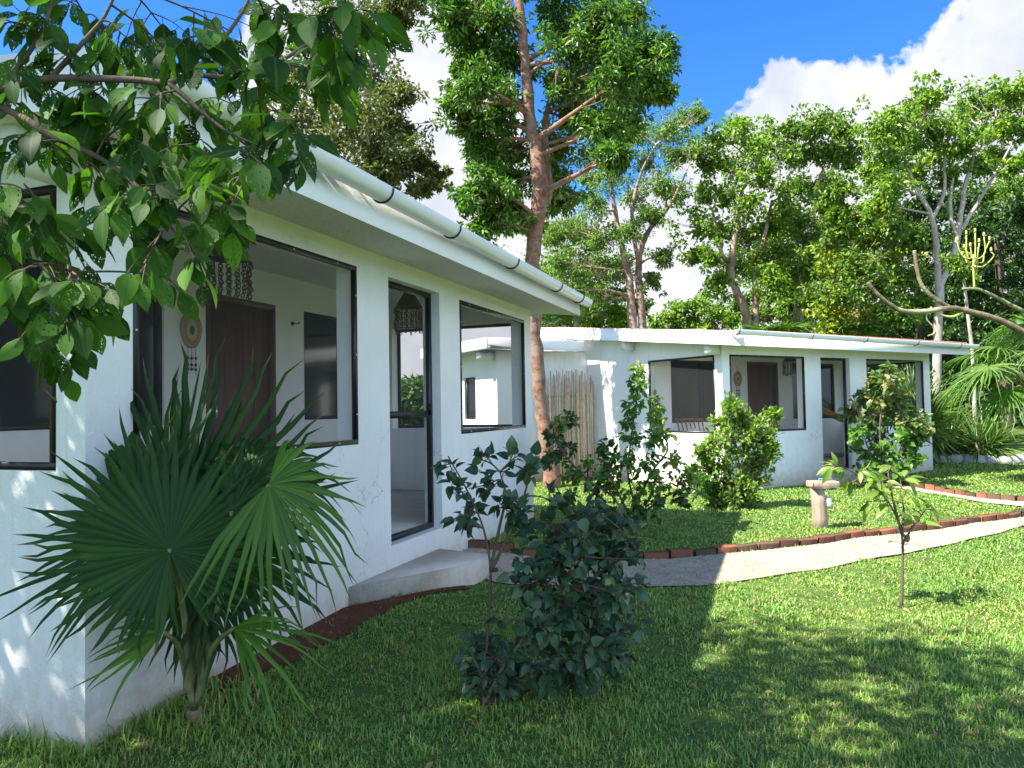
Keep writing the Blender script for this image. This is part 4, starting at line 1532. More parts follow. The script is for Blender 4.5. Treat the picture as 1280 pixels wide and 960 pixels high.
def palm(name, label, base, leaves, trunk_pts, mat, trunk_r, group=None, petr=.012):
    root = empty(name, tuple(base))
    tag(root, label, 'palm', group)
    m = MB()
    m.tube(local(root, smooth_path(trunk_pts, 4)), np.linspace(trunk_r, trunk_r * .8, len(smooth_path(trunk_pts, 4))), 12)
    m.build('trunk', BARK['palm'], root, smooth=True)
    topp = np.array(trunk_pts[-1])
    for k, lf in enumerate(leaves):
        c, nrm, up, R = np.array(lf['c']), np.array(lf['n'], float), np.array(lf['up'], float), lf['R']
        m = MB()
        fan_leaf(m, local(root, c), nrm, up, R, lf.get('nseg', 38), lf.get('spread', 320), lf.get('join', .45), lf.get('droop', .25), seed=k + 5, cone=lf.get('cone', .1), tipdroop=lf.get('tip', .02), short=lf.get('short', .18), rag=lf.get('rag', .16))
        o = m.build('fan_leaf', LEAF[lf.get('mat', mat)], root)
        m = MB()
        mid = (topp + c) / 2 + np.array([0, 0, .12 * np.linalg.norm(c - topp)]) if lf.get('arch', True) else (topp + c) / 2
        pp = smooth_path([topp, mid, c], 5)
        m.tube(local(root, pp), np.linspace(petr * 1.3, petr * .6, len(pp)), 6)
        m.build('leaf_stalk', BARK['green'], o)
    return root


PB = np.array([-1.55, 3.613, float(ground_h(-1.55, 3.613)) - .03])
hub = PB + np.array([.0, -.02, .09])
tocam = lambda p: unit(np.array([0, 0, EYE]) - np.asarray(p))
lv = []
def leaf_(x, y, Y, n, up, R, **k):
    c_ = at(x, y, Y)
    lv.append(dict(c=c_, n=(tocam(c_) + [0, 0, .15]) if n is None else n, up=up, R=R, **k))


leaf_(212, 688, 3.02, None, (-.25, 0, 1), .57, spread=345, nseg=52, droop=.05, join=.50, cone=.05, tip=.02, short=.45, rag=.22)
leaf_(226, 640, 3.40, (.1, -.75, .40), (-.05, .35, 1), .88, spread=110, nseg=14, droop=.0, join=.36, tip=.02)
leaf_(170, 660, 3.18, (-.25, -.85, .45), (-.9, .1, .35), .58, spread=190, nseg=28, droop=.06, join=.45, tip=.02)
leaf_(205, 620, 3.3, (-.35, -.8, .45), (-.6, .2, .8), .66, spread=120, nseg=16, droop=.05, join=.4, tip=.02)
leaf_(262, 650, 3.42, (.15, -.8, .5), (.45, .2, .9), .68, spread=100, nseg=12, droop=.06, join=.40, tip=.02)
leaf_(336, 606, 3.05, (.5, -.75, .45), (.9, .0, -.4), .44, spread=215, nseg=28, droop=.40, join=.45, mat='fan_light', cone=-.05, tip=.03)
leaf_(318, 600, 3.42, (.1, -.9, .4), (.3, .1, 1), .44, spread=170, nseg=22, droop=.5, join=.5, cone=-.1, tip=.02)
leaf_(292, 785, 3.12, (.1, -.45, .9), (1, -.12, .15), .44, spread=125, nseg=14, droop=.48, join=.32, mat='fan_light', cone=0, tip=.03)
leaf_(205, 790, 3.0, (-.15, -.55, .8), (-.9, -.1, -.15), .32, spread=120, nseg=11, droop=.25, join=.4, mat='fan_light', tip=.02)
leaf_(285, 690, 3.5, (.45, -.8, .25), (.85, .2, -.5), .50, spread=190, nseg=26, droop=.25, tip=.03)
leaf_(245, 720, 3.45, (.1, -.9, .2), (.1, .0, -1), .42, spread=200, nseg=28, droop=.1, tip=.03)
leaf_(290, 640, 3.15, (.35, -.8, .45), (.6, -.1, .5), .42, spread=160, nseg=20, droop=.3, tip=.03)
palm('fan_palm', 'dark green fan palm with big pleated leaves before the near house corner', PB, lv,
     [PB - [0, 0, .05], PB + [.0, -.01, .03], hub], 'fan', .045, petr=.014)

# right-hand palm
RB = np.array([9.55, 13.67, float(ground_h(9.55, 13.67)) - .03])
lv = []
top = RB + [0, 0, 1.75]
for k in range(32):
    a = k * 2.399
    e = math.radians([55, 25, -5, 40, 5, -30, 70][k % 7])
    d = np.array([math.cos(a) * math.cos(e), math.sin(a) * math.cos(e), math.sin(e)])
    c_ = top + d * random.uniform(.55, .95) + [0, 0, .35]
    nrm = unit(np.array([0, 0, 1.0]) * (.9 - .5 * math.sin(e)) + d * (.5 - e))
    lv.append(dict(c=c_, n=nrm, up=d + [0, 0, -.15], R=random.uniform(.62, .86), spread=250, nseg=26, droop=random.uniform(.35, .7), join=.3, mat=['fan_light', 'yucca'][k % 2], tip=.05))
palm('fan_palm', 'drooping light green fan palm at the right edge of the lawn', RB, lv, [RB, RB + [.02, 0, .9], top], 'fan_light', .13)


def yucca(base, h, n, ln, label, group, mat='yucca', seed=0, heads=3):
    global rng
    rng = np.random.default_rng(seed)
    root = empty('yucca', tuple(base))
    tag(root, label, 'yucca', group)
    tr, lf = MB(), MB()
    for k in range(heads):
        off = np.array([rng.uniform(-.5, .5), rng.uniform(-.4, .4), 0]) * (heads > 1)
        hh = h * rng.uniform(.6, 1.1)
        tr.tube([off * .4, off * .8 + [0, 0, hh * .5], off + [0, 0, hh]], [.07, .06, .05], 8)
        d = rdir(n, .55)
        pos = off + np.array([0, 0, hh]) + d * .05 - np.array([0, 0, 1.0]) * rng.uniform(0, .3, n)[:, None]
        L_ = ln * rng.uniform(.7, 1.15, n)
        add_leaves(lf, pos, d, np.tile([0, 0, 1.0], (n, 1)) + rng.normal(size=(n, 3)) * .2, L_, .055 * L_ / L_ * rng.uniform(.8, 1.2, n), 'long', .22, .2)
    tr.build('trunk', BARK['palm'], root)
    lf.build('leaf_rosette', LEAF[mat], root)
    return root


GY = 'spiky yuccas behind the far house'
yucca(at(1192, 565, 19.5) * [1, 1, 0] + [0, 0, -.06], .75, 110, 1.15, 'spiky yucca clump beyond the right end of the far house', GY, seed=1, heads=5)
yucca(at(1228, 560, 18.5) * [1, 1, 0] + [0, 0, -.06], .5, 90, 1.0, 'smaller spiky yucca beside the bigger yucca clump at right', GY, seed=2, heads=3)
yucca(W2(8.3, 1.2, -.06), 1.1, 110, 1.1, 'spiky yucca seen through the last porch window of the far house', GY, seed=3, heads=3)
yucca(W2(9.8, 2.8, -.06), 1.5, 110, 1.2, 'tall yucca behind the far porch window next to the house end', GY, seed=4, heads=3)


# low fan palms whose tips show over the far roof
def tuft(x, y, Y, n, label, R=.9):
    b = at(x, y, Y)
    base = np.array([b[0], b[1], -.08])
    lv = []
    topc = np.array([b[0], b[1], b[2]])
    for k in range(n):
        a = k * 2.4
        d = np.array([math.cos(a) * .8, math.sin(a) * .8, .55])
        lv.append(dict(c=topc + d * .5, n=unit(np.array([-d[0] * .5, -d[1] * .5, 1.0])), up=d, R=R, spread=240, nseg=20, droop=.3, join=.3, mat=['fan_light', 'yucca'][k % 2]))
    palm('fan_palm', label, base, lv, [base, (base + topc) / 2, topc], 'fan_light', .09, 'low fan palms behind the far roof')


tuft(970, 425, 22.5, 9, 'low fan palm peeping over the far roof under the crooked trunk')
tuft(1062, 425, 22, 9, 'low fan palm peeping over the middle of the far roof')
tuft(690, 410, 20, 7, 'low fan palm peeping over the annexe roof beside the tall tree trunk', .7)


# ------------------------------------------------------------------ shrubs
def shrub(name, label, base, stems, attract, Y, leaf, ln, wd, per, style, barkm='dark', depth=.3, petiole=.02, stem_r=.012, droop=.25, up=.7, extra=None, seed=0, cat='shrub', group=None, twr=.003, jitter=.4, hang=.25, fold=.15):
    """attract: (px, py, r px[, leaf key[, n leaves]]) leaf groups on their own twigs"""
    global rng
    rng = np.random.default_rng(300 + seed)
    root = empty(name, tuple(base))
    tag(root, label, cat, group)
    st = MB()
    nodes = []
    for s in stems:
        pts = np.array([at(q[0], q[1], Y + (q[2] if len(q) > 2 else 0)) for q in s])
        if s[0] == 'base':
            pass
        sp = smooth_path(pts, 5)
        r = np.linspace(stem_r, stem_r * .35, len(sp))
        st.tube(local(root, sp), r, 7)
        nodes += list(sp)
    nodes = np.array(nodes)
    groups = {}
    for a in attract:
        key = a[3] if len(a) > 3 and a[3] else leaf
        n = a[4] if len(a) > 4 else per
        dy = rng.uniform(-1, 1) * depth
        c3 = at(a[0], a[1], Y + dy)
        R = a[2] * (Y + dy) / F
        j = int((np.linalg.norm(nodes - c3, axis=1) + .3 * np.maximum(0, nodes[:, 2] - c3[2])).argmin())
        s0 = nodes[j]
        lead = smooth_path([s0, (s0 + c3) / 2 + rng.normal(size=3) * .1 * R + [0, 0, .15 * R], c3], 4)
        st.tube(local(root, lead), np.linspace(twr * 1.6, twr, len(lead)), 5, cap=False)
        nt = max(2, n // 6)
        for q in range(nt):
            s1 = lead[rng.integers(len(lead) // 3, len(lead))]
            end = c3 + rdir(1, .1)[0] * R * rng.uniform(.5, 1.35)
            tw = smooth_path([s1, (s1 + end) / 2 + rng.normal(size=3) * .12 * R, end], 3)
            st.tube(local(root, tw), np.linspace(twr, twr * .5, len(tw)), 4, cap=False)
            k = max(2, n // nt)
            t = rng.uniform(.2, 1.0, k)
            idx = np.clip((t * (len(tw) - 1)).astype(int), 0, len(tw) - 2)
            fr = (t * (len(tw) - 1) - idx)[:, None]
            P = tw[idx] * (1 - fr) + tw[idx + 1] * fr
            td = unit(tw[-1] - tw[0])
            dd_ = unit(td * .6 + rng.normal(size=(k, 3)) * .75 + np.array([0, 0, -hang]))
            pos = P + dd_ * petiole
            nh = unit(np.array([0, 0, 1.0]) * up + rng.normal(size=(k, 3)) * jitter + np.array([0, -.25, 0]))
            L_ = ln * rng.uniform(.6, 1.2, k)
            mb_ = groups.setdefault(key, MB())
            add_leaves(mb_, local(root, pos), dd_, nh, L_, L_ * wd * rng.uniform(.85, 1.15, k), style, droop, fold)
            if petiole > .012:
                for p0, p1 in zip(P, pos):
                    st.tube(local(root, [p0, p1]), twr * .45, 3, cap=False)
    st.build('stem', BARK[barkm], root, smooth=True)
    for key, mb_ in groups.items():
        mb_.build('foliage', LEAF[key], root)
    return root


def gpt(x, y):
    return np.array([x, y, float(ground_h(x, y)) - .01])


shrub('dark_shrub', 'dark blue green shrub with heart shaped leaves in front of the door step', gpt(-.168, 3.745),
      [[(605, 890), (606, 840), (611, 770), (613, 710), (604, 660), (585, 615), (560, 570)], [(613, 712), (624, 660), (632, 620), (625, 590)], [(613, 715), (640, 660), (655, 620), (667, 575)],
       [(606, 880), (625, 840, -.05), (660, 790, -.1), (700, 735, -.1), (735, 670, -.05), (760, 640)], [(606, 885), (635, 865, .1), (680, 845, .1), (730, 815, .1)], [(606, 870), (600, 840, -.1), (590, 820, -.15)]],
      [(562, 580, 14, None, 13), (575, 610, 18, None, 18), (590, 645, 20, None, 23), (612, 605, 24, None, 31), (630, 635, 22, None, 31), (655, 600, 20, None, 23), (665, 575, 12, None, 13), (650, 640, 22, None, 26), (603, 575, 16, None, 15), (690, 625, 20, None, 20), (640, 575, 14, None, 13), (580, 660, 18, None, 15),
       (660, 665, 24, None, 12), (690, 665, 30), (725, 660, 30), (760, 665, 26), (700, 700, 34), (740, 705, 34), (775, 700, 24), (665, 730, 30), (705, 745, 34), (745, 750, 34), (780, 745, 24), (790, 780, 18, None, 10),
       (640, 770, 26, None, 12), (680, 785, 34), (725, 790, 36), (765, 790, 30), (690, 825, 34), (735, 825, 34), (770, 820, 22), (650, 820, 34), (620, 820, 30), (590, 815, 22), (605, 845, 24), (640, 850, 26), (715, 850, 24), (590, 840, 16, None, 8), (800, 690, 14, None, 6), (785, 650, 16, None, 7)],
      3.72, 'shrub', .064, .78, 72, 'heart', depth=.19, petiole=.022, stem_r=.0095, droop=.28, seed=1, twr=.0032, hang=.2)
shrub('citrus_shrub', 'open shrub with one bright upright shoot in front of the stick screen', gpt(1.389, 8.5),
      [[(790, 668), (792, 630), (785, 590), (790, 540), (797, 490), (797, 450)], [(791, 640), (815, 590), (835, 560), (822, 530), (815, 500)], [(790, 660), (765, 620), (735, 600), (700, 560), (690, 530)], [(790, 655), (825, 625), (860, 610), (880, 620)], [(790, 650), (760, 590), (750, 560)], [(790, 655), (720, 640), (690, 600)]],
      [(797, 462, 11, 'sap'), (798, 482, 12, 'citrus'), (795, 503, 13, 'citrus'), (785, 523, 15, 'citrus'), (818, 505, 10, 'sap'), (820, 525, 12, 'sap'), (828, 545, 14, 'sap'), (812, 548, 12, 'citrus'), (783, 548, 16, 'citrus'), (790, 575, 20, 'citrus'), (770, 575, 18, 'citrus'), (810, 580, 18, 'citrus'), (840, 575, 14, 'sap'),
       (690, 545, 12, 'dark'), (688, 570, 16, 'dark'), (705, 560, 14, 'dark'), (712, 590, 20, 'citrus'), (735, 590, 20, 'citrus'), (755, 590, 18, 'citrus'), (740, 615, 22, 'dark'), (765, 615, 22, 'citrus'), (795, 610, 22, 'citrus'), (825, 605, 20, 'citrus'), (850, 600, 18, 'citrus'), (865, 590, 14, 'sap'), (715, 620, 18, 'dark'), (700, 635, 18, 'dark'),
       (820, 630, 18, 'dark'), (855, 622, 14, 'dark'), (770, 640, 18, 'dark'), (745, 640, 18, 'dark'), (700, 530, 9, 'red'), (755, 560, 12, 'dark'), (712, 525, 9, 'dark'), (800, 640, 16, 'dark')],
      8.6, 'citrus', .085, .54, 66, 'full', depth=.3, petiole=.012, stem_r=.016, seed=2, twr=.0035)
shrub('bright_shrub', 'bright green upright shrub against the far house wall', gpt(3.346, 10.75),
      [[(928, 636), (925, 590), (915, 540), (910, 505)], [(928, 636), (935, 585), (955, 550), (968, 520)], [(928, 636), (910, 590), (895, 560)], [(928, 636), (930, 560), (930, 520)], [(928, 636), (900, 600), (880, 580)]],
      [(912, 510, 14), (922, 520, 18), (905, 530, 18), (930, 530, 18), (945, 540, 18), (960, 530, 14), (968, 520, 9), (895, 550, 18), (915, 550, 22), (940, 555, 22), (958, 550, 16), (890, 575, 20), (910, 580, 24), (935, 580, 24), (955, 578, 18), (905, 605, 22), (930, 605, 22), (945, 600, 18), (915, 625, 18, 'mid'), (935, 622, 16, 'mid'),
       (880, 590, 16), (872, 610, 16, 'citrus'), (885, 615, 16, 'citrus'), (895, 630, 14, 'citrus'), (965, 565, 12), (865, 595, 10, 'bright'), (880, 565, 12)],
      10.85, 'bright', .08, .55, 270, 'fold', depth=.35, petiole=.008, stem_r=.018, seed=3, twr=.004, hang=-.3)
shrub('russet_shrub', 'bushy shrub with reddish young leaves before the far porch window', gpt(6.45, 13.2),
      [[(1100, 612), (1102, 575), (1100, 530), (1108, 480), (1112, 462)], [(1100, 612), (1120, 570), (1135, 540)], [(1100, 612), (1085, 560), (1070, 520)]],
      [(1110, 465, 10, 'red'), (1095, 475, 12, 'red'), (1115, 482, 12, 'red'), (1100, 498, 16, 'red'), (1080, 495, 12, 'red'), (1125, 502, 14, 'red'), (1065, 515, 10, 'red'), (1085, 520, 18, 'red'), (1110, 520, 20, 'red'), (1135, 520, 16, 'red'), (1148, 530, 12, 'red'), (1075, 540, 16), (1100, 545, 20), (1125, 545, 20), (1145, 552, 14), (1085, 565, 18), (1110, 568, 20), (1135, 568, 14), (1100, 588, 16), (1085, 590, 12), (1120, 585, 14), (1142, 575, 9), (1155, 545, 8, 'red')],
      13.35, 'citrus', .115, .8, 95, 'heart', depth=.35, petiole=.02, stem_r=.02, seed=4, twr=.005)
shrub('sapling', 'slender sapling with yellow green leaves alone on the sunny lawn', gpt(2.79, 5.399),
      [[(1127, 762), (1128, 715), (1128, 675), (1122, 650), (1105, 620), (1075, 595)], [(1128, 680), (1140, 660), (1155, 640)], [(1126, 662), (1115, 620), (1110, 590)], [(1127, 668), (1130, 640), (1125, 615)]],
      [(1055, 585, 14, None, 8), (1075, 590, 14, None, 9), (1095, 592, 16, None, 10), (1065, 605, 12, None, 8), (1090, 612, 16, None, 10), (1110, 610, 16, None, 10), (1125, 600, 14, None, 8), (1105, 635, 14, None, 8), (1080, 628, 10, None, 6), (1125, 628, 12, None, 7), (1145, 638, 12, None, 7), (1158, 628, 12, None, 6), (1142, 655, 10, None, 5), (1130, 680, 6, None, 3), (1040, 580, 8, None, 4), (1115, 582, 10, None, 6)],
      5.4, 'sap', .12, .38, 12, 'full', depth=.14, petiole=.014, stem_r=.011, droop=.35, seed=5, twr=.003, hang=.35, cat='sapling', jitter=.3)
for k, (x, y, sz, lab) in enumerate([(1175, 590, .5, 'tiny green plant by the end of the far house')]):
    pass

# small weeds by the palm foot and under the dark shrub
def weed(x, y, n, ln, label):
    global rng
    rng = np.random.default_rng(int(abs(x) * 100))
    root = empty('weed', tuple(gpt(x, y)))
    tag(root, label, 'weed')
    m, s = MB(), MB()
    a = rng.uniform(0, 6.28, n)
    e = rng.uniform(.3, 1.1, n)
    d = np.stack([np.cos(a) * np.cos(e), np.sin(a) * np.cos(e), np.sin(e)], 1)
    tips = d * rng.uniform(.03, .1, n)[:, None]
    for q in tips:
        s.tube([(0, 0, 0), q * .6 + [0, 0, .01], q], .0014, 4, cap=False)
    add_leaves(m, tips, d * [1, 1, .2], np.tile([0, 0, 1.0], (n, 1)), ln * rng.uniform(.7, 1.2, n), ln * .7, 'full', .2)
    s.build('stem', BARK['green'], root)
    m.build('foliage', LEAF['bright'], root)


weed(*at(372, 852, 3.95)[:2], 12, .045, 'little broad leaved weed on the soil right of the fan palm')
weed(*at(600, 900, 3.5)[:2], 10, .045, 'little weed at the foot of the dark shrub')

# ------------------------------------------------------------------ plumeria at the right edge
pl = empty('bare_tree', (4.55, 4.7, -.03))
tag(pl, 'bare thick branched plumeria reaching in from the right edge', 'tree')
YP = 4.6
m = MB()


def pts_(l):
    return np.array([at(x, y, YP + (o[0] if o else 0)) for x, y, *o in l])


J = at(1400, 470, 4.7)
tk = smooth_path([(4.55, 4.7, -.05), (4.5, 4.68, .5), (4.35, 4.7, 1.0), J], 5)
m.tube(local(pl, tk), np.linspace(.10, .065, len(tk)), 10)
m.build('trunk', BARK['pale'], pl, smooth=True)


def limb(pts, r0, r1, name='branch', mat='green'):
    m = MB()
    sp = smooth_path(pts, 6)
    rr = np.linspace(r0, r1, len(sp)) * (1 + .06 * np.sin(np.arange(len(sp)) * 1.9))
    m.tube(local(pl, sp), rr, 10)
    return m.build(name, BARK[mat], pl, smooth=True)


BARK['plum'] = bark('plumeria_bark', (0.075, 0.055, 0.035), (0.24, 0.19, 0.115), scale=10, stretch=.6, c2=(0.36, 0.36, 0.18))
limb(np.concatenate([[J], pts_([(1320, 432), (1280, 415), (1246, 399), (1209, 389), (1186, 385), (1160, 389), (1130, 389), (1113, 381), (1096, 367), (1085, 353)])]), .022, .0115, mat='plum')
limb(pts_([(1190, 386), (1167, 372), (1152, 356), (1146, 335), (1143, 313)]), .0135, .010, mat='plum')
limb(np.concatenate([[J], pts_([(1330, 405, .1), (1280, 389, .1), (1250, 374, .1), (1224, 362, .1), (1203, 361, .1)])]), .018, .008, mat='green')
limb(pts_([(1205, 389), (1190, 396), (1172, 392), (1163, 384)]), .009, .006, 'twig', 'yellow')
limb(pts_([(1161, 386), (1158, 398), (1166, 408), (1168, 416), (1160, 420)]), .006, .004, 'twig', 'plum')
tops = [(1197, 302), (1203, 320), (1208, 294), (1213, 309), (1219, 291), (1224, 304), (1230, 296), (1237, 301), (1239, 315), (1205, 311)]
stalk = MB()
sp = smooth_path(pts_([(1218, 361, .1), (1217, 340, .1), (1217, 318, .1)]), 5)
stalk.tube(local(pl, sp), .0065, 8)
for k, (x, y) in enumerate(tops):
    oy = .1 + .14 * math.sin(k * 2.1)
    y0 = 318 + (k % 3) * 5
    q = pts_([(1217, y0 + 4, .1), (1217 + (x - 1217) * .55, y0 + 5, .1 + (oy - .1) * .6), (1217 + (x - 1217) * (.9 + .25 * math.sin(k * 3.3)), y0 - 6 + 3 * math.sin(k * 2.3), oy), (x, y, oy)])
    sq = smooth_path(q, 4)
    stalk.tube(local(pl, sq), .0042, 6)
    c_ = sq[-1]
    stalk.tube(local(pl, [c_, c_ + [0, 0, .012], c_ + [0, 0, .03]]), [.005, .0075, .005], 7)
stalk.build('flower_stalk', BARK['yellow'], pl, smooth=True)

# ------------------------------------------------------------------ shade tree with low boughs across the upper left
rng = np.random.default_rng(77)
ft = empty('shade_tree', (-2.75, 1.05, -.03))
tag(ft, 'shade tree whose low leafy boughs cross the upper left corner', 'tree', 'shade trees left of the garden')
tr = MB()
tk = smooth_path([(-2.75, 1.05, -.05), (-2.7, 1.08, .9), (-2.6, 1.1, 1.9), (-2.55, 1.1, 3.0), (-2.4, 1.2, 4.3), (-2.2, 1.4, 5.6)], 5)
tr.tube(local(ft, tk), np.linspace(.13, .05, len(tk)), 12)


def crown_clumps(mb, trm, root, clumps, tk, ln, per, twigs, leafw=.5):
    for (x, y, z, R) in clumps:
        c3 = np.array([x, y, z])
        cand = tk[len(tk) // 2:]
        s0 = cand[int(np.linalg.norm(cand - c3, axis=1).argmin())]
        bp = smooth_path([s0, (s0 + c3) / 2 + [0, 0, .2], c3], 4)
        trm.tube(local(root, bp), np.linspace(.045, .015, len(bp)), 7, cap=False)
        d = rdir(twigs)
        tc_ = c3 + d * R * (rng.uniform(.3, 1, twigs) ** .5)[:, None] * np.array([1, 1, .7])
        for q in tc_:
            trm.tube(local(root, [bp[-2], (bp[-2] + q) / 2, q]), [.012, .008, .004], 4, cap=False)
        cluster_leaves(mb, local(root, tc_), R * .42, per, ln, leafw)


cr = MB()
crown_clumps(cr, tr, ft, [(-2.4, 1.4, 5.2, 1.0), (-1.5, 1.7, 5.6, .9), (-3.3, .8, 5.6, 1.1), (-2.4, .5, 6.4, 1.1), (-1.6, 2.5, 5.0, .7), (-1.3, 1.0, 6.6, .9), (-2.8, 2.0, 4.4, .8), (-2.9, 1.7, 3.5, .7), (-3.6, 1.5, 4.6, .9), (-.6, 1.7, 6.0, .6), (-2.7, 2.75, 5.2, .8), (-3.3, 2.4, 5.7, .7)], tk, .13, 30, 20)
cr.build('crown', LEAF['mid'], ft)
YB = 1.55


def bpx(l, dy=0):
    return np.array([at(x, y, YB + dy + (o[0] if o else 0)) for x, y, *o in l])


boughs = [np.concatenate([[tk[8]], [(-1.75, 1.45, 2.15)], bpx([(-60, 125), (0, 112), (56, 99), (112, 98), (169, 100), (210, 103), (240, 94), (300, 97), (337, 84), (385, 55), (425, 30)])]),
          np.concatenate([[tk[6]], [(-1.8, 1.4, 1.95)], bpx([(-50, 118), (0, 134), (30, 148), (67, 171), (120, 195), (157, 221), (185, 245), (215, 270)])]),
          bpx([(62, 99), (94, 64), (115, 40), (131, 20), (150, -20)]),
          bpx([(210, 103), (230, 120), (250, 138), (285, 165), (330, 185)]),
          np.concatenate([[tk[7]], [(-1.85, 1.4, 1.8)], bpx([(-60, 200), (0, 240), (40, 270), (75, 300), (90, 340)])]),
          bpx([(0, 112), (40, 60), (60, 20), (70, -30)]),
          bpx([(240, 94), (270, 60), (300, 20), (320, -20)])]
bo = MB()
bn = []
for k, b in enumerate(boughs):
    sp = smooth_path(b, 5)
    r0, r1 = (.0105, .0035) if k in (0, 1, 4) else (.006, .0025)
    bo.tube(local(ft, sp), np.linspace(r0, r1, len(sp)), 8)
    bn += [q for q in sp if q[0] > -1.5]
bn = np.array(bn)
lf = MB()
att = [(20, 30, 40), (60, 30, 45), (110, 25, 40), (150, 40, 40), (200, 30, 45), (245, 45, 42), (290, 40, 42), (335, 30, 40), (375, 35, 38), (410, 25, 36), (440, 15, 30), (465, 40, 16, 4), (400, 70, 34), (430, 60, 24, 6),
       (30, 80, 36), (90, 70, 36), (215, 70, 40), (270, 80, 40), (320, 85, 38), (365, 90, 34), (400, 110, 24, 8), (70, 130, 38), (130, 120, 38), (180, 130, 38), (240, 140, 40), (290, 130, 40), (335, 140, 34), (370, 150, 26, 8),
       (40, 180, 40), (90, 180, 36), (140, 165, 36), (190, 180, 38), (235, 185, 38), (280, 190, 34), (330, 205, 30, 9), (375, 195, 22, 7), (110, 215, 34), (160, 225, 34), (210, 230, 34), (255, 235, 28, 10), (290, 235, 22, 6),
       (30, 230, 42), (60, 270, 40), (20, 290, 36), (90, 300, 32), (40, 330, 40), (80, 350, 36), (25, 380, 36), (70, 395, 36, 10), (110, 360, 26, 8), (120, 400, 22, 7), (30, 440, 36, 8), (95, 425, 22, 6), (170, 290, 26, 7), (180, 330, 22, 5), (205, 345, 24, 5), (225, 300, 24, 6), (260, 285, 22, 5), (250, 330, 22, 5), (285, 265, 20, 5), (150, 250, 26, 8)]
for a_ in att:
    n = int(a_[3] * 1.7) if len(a_) > 3 else 19
    dy = rng.uniform(-.30, .30)
    c3 = at(a_[0], a_[1], YB + dy)
    R = a_[2] * (YB + dy) / F
    j = int((np.linalg.norm(bn - c3, axis=1)).argmin())
    s0 = bn[j]
    lead = smooth_path([s0, (s0 + c3) / 2 + [0, 0, .12 * R], c3], 4)
    bo.tube(local(ft, lead), np.linspace(.0028, .0018, len(lead)), 5, cap=False)
    nt = max(2, n // 4)
    for q in range(nt):
        s1 = lead[rng.integers(len(lead) // 2, len(lead))]
        end = c3 + (rdir(1)[0] * [1.1, .9, .8] + [0, 0, -.35]) * R * rng.uniform(.7, 1.5)
        tw = smooth_path([s1, (s1 + end) / 2 + [0, 0, .12 * R], end], 4)
        bo.tube(local(ft, tw), np.linspace(.0018, .0009, len(tw)), 4, cap=False)
        td = unit(tw[-1] - tw[0])
        sd_ = unit(np.cross(td, [0, 0, 1.0]) + 1e-4)
        m_ = max(3, n // nt)
        for w in range(m_):
            t = .25 + .75 * (w + rng.uniform(0, .5)) / m_
            p0 = tw[min(len(tw) - 1, int(t * (len(tw) - 1)))]
            out = unit(td * .55 + sd_ * (1 if w % 2 else -1) * rng.uniform(.4, 1.0) + [0, 0, -.25] + rng.normal(size=3) * .25) if w < m_ - 1 else unit(td + [0, 0, -.3])
            p1 = p0 + out * rng.uniform(.008, .02)
            bo.tube(local(ft, [p0, p1]), .0008, 3, cap=False)
            d = unit(out + [0, 0, -.45] + rng.normal(size=3) * .2)
            L_ = rng.uniform(.045, .088)
            nh = unit(rng.normal(size=3) * .45 + [0, -.45, .9])
            add_leaves(lf, local(ft, p1)[None], d[None], nh[None], L_, L_ * rng.uniform(.48, .62), 'full', rng.uniform(.05, .35), .10)
tr.build('trunk', BARK['pale'], ft, smooth=True)
bo.build('bough', BARK['dark'], ft, smooth=True)
lf.build('foliage', LEAF['front'], ft)

st2 = empty('shade_tree', (-5.6, 1.3, -.05))
tag(st2, 'second shade tree standing left of the near house', 'tree', 'shade trees left of the garden')
tr, cr = MB(), MB()
tk = smooth_path([(-5.6, 1.3, -.05), (-5.5, 1.35, 1.5), (-5.3, 1.5, 3.0), (-5.1, 1.7, 4.6), (-5.0, 1.8, 5.8)], 5)
tr.tube(local(st2, tk), np.linspace(.15, .05, len(tk)), 12)
crown_clumps(cr, tr, st2, [(-4.3, 2.2, 4.3, .9), (-5.2, 1.7, 4.8, 1.1), (-4.6, 1.4, 5.4, 1.0), (-3.9, 2.6, 3.6, .6), (-5.4, 2.4, 4.0, .9), (-4.6, 1.0, 6.3, .9), (-4.7, 1.6, 2.9, .9), (-4.9, 2.2, 2.0, .9), (-4.2, .9, 2.2, .8), (-5.3, 3.0, 3.0, .9)], tk, .14, 34, 20)
tr.build('trunk', BARK['pale'], st2, smooth=True)
cr.build('crown', LEAF['mid'], st2)

# ------------------------------------------------------------------ grass
rng = np.random.default_rng(5)


def grass_points(n, y0, y1, xl, xr):
    y = rng.uniform(y0, y1, n)
    x = rng.uniform(0, 1, n) * (xr(y) - xl(y)) + xl(y)
    u, v = uv1(x, y)
    k = ~((v > -.015) & (u > -.02) & (u < 6.4) & (v < 6))
    u2, v2 = uv2(x, y)
    k &= ~((v2 > -.02) & (u2 > -.02) & (u2 < 6.45)) & ~((v2 > 3.8) & (u2 > -2.3) & (u2 < 6.5))
    k &= ~(inside(x, y - .045, path_poly) & inside(x, y + .045, path_poly)) | (rng.random(n) < .004)
    k &= ~inside(x, y, soil_poly) | (rng.random(n) < .05)
    k &= ~inside(x, y, step_poly)
    return x[k], y[k]


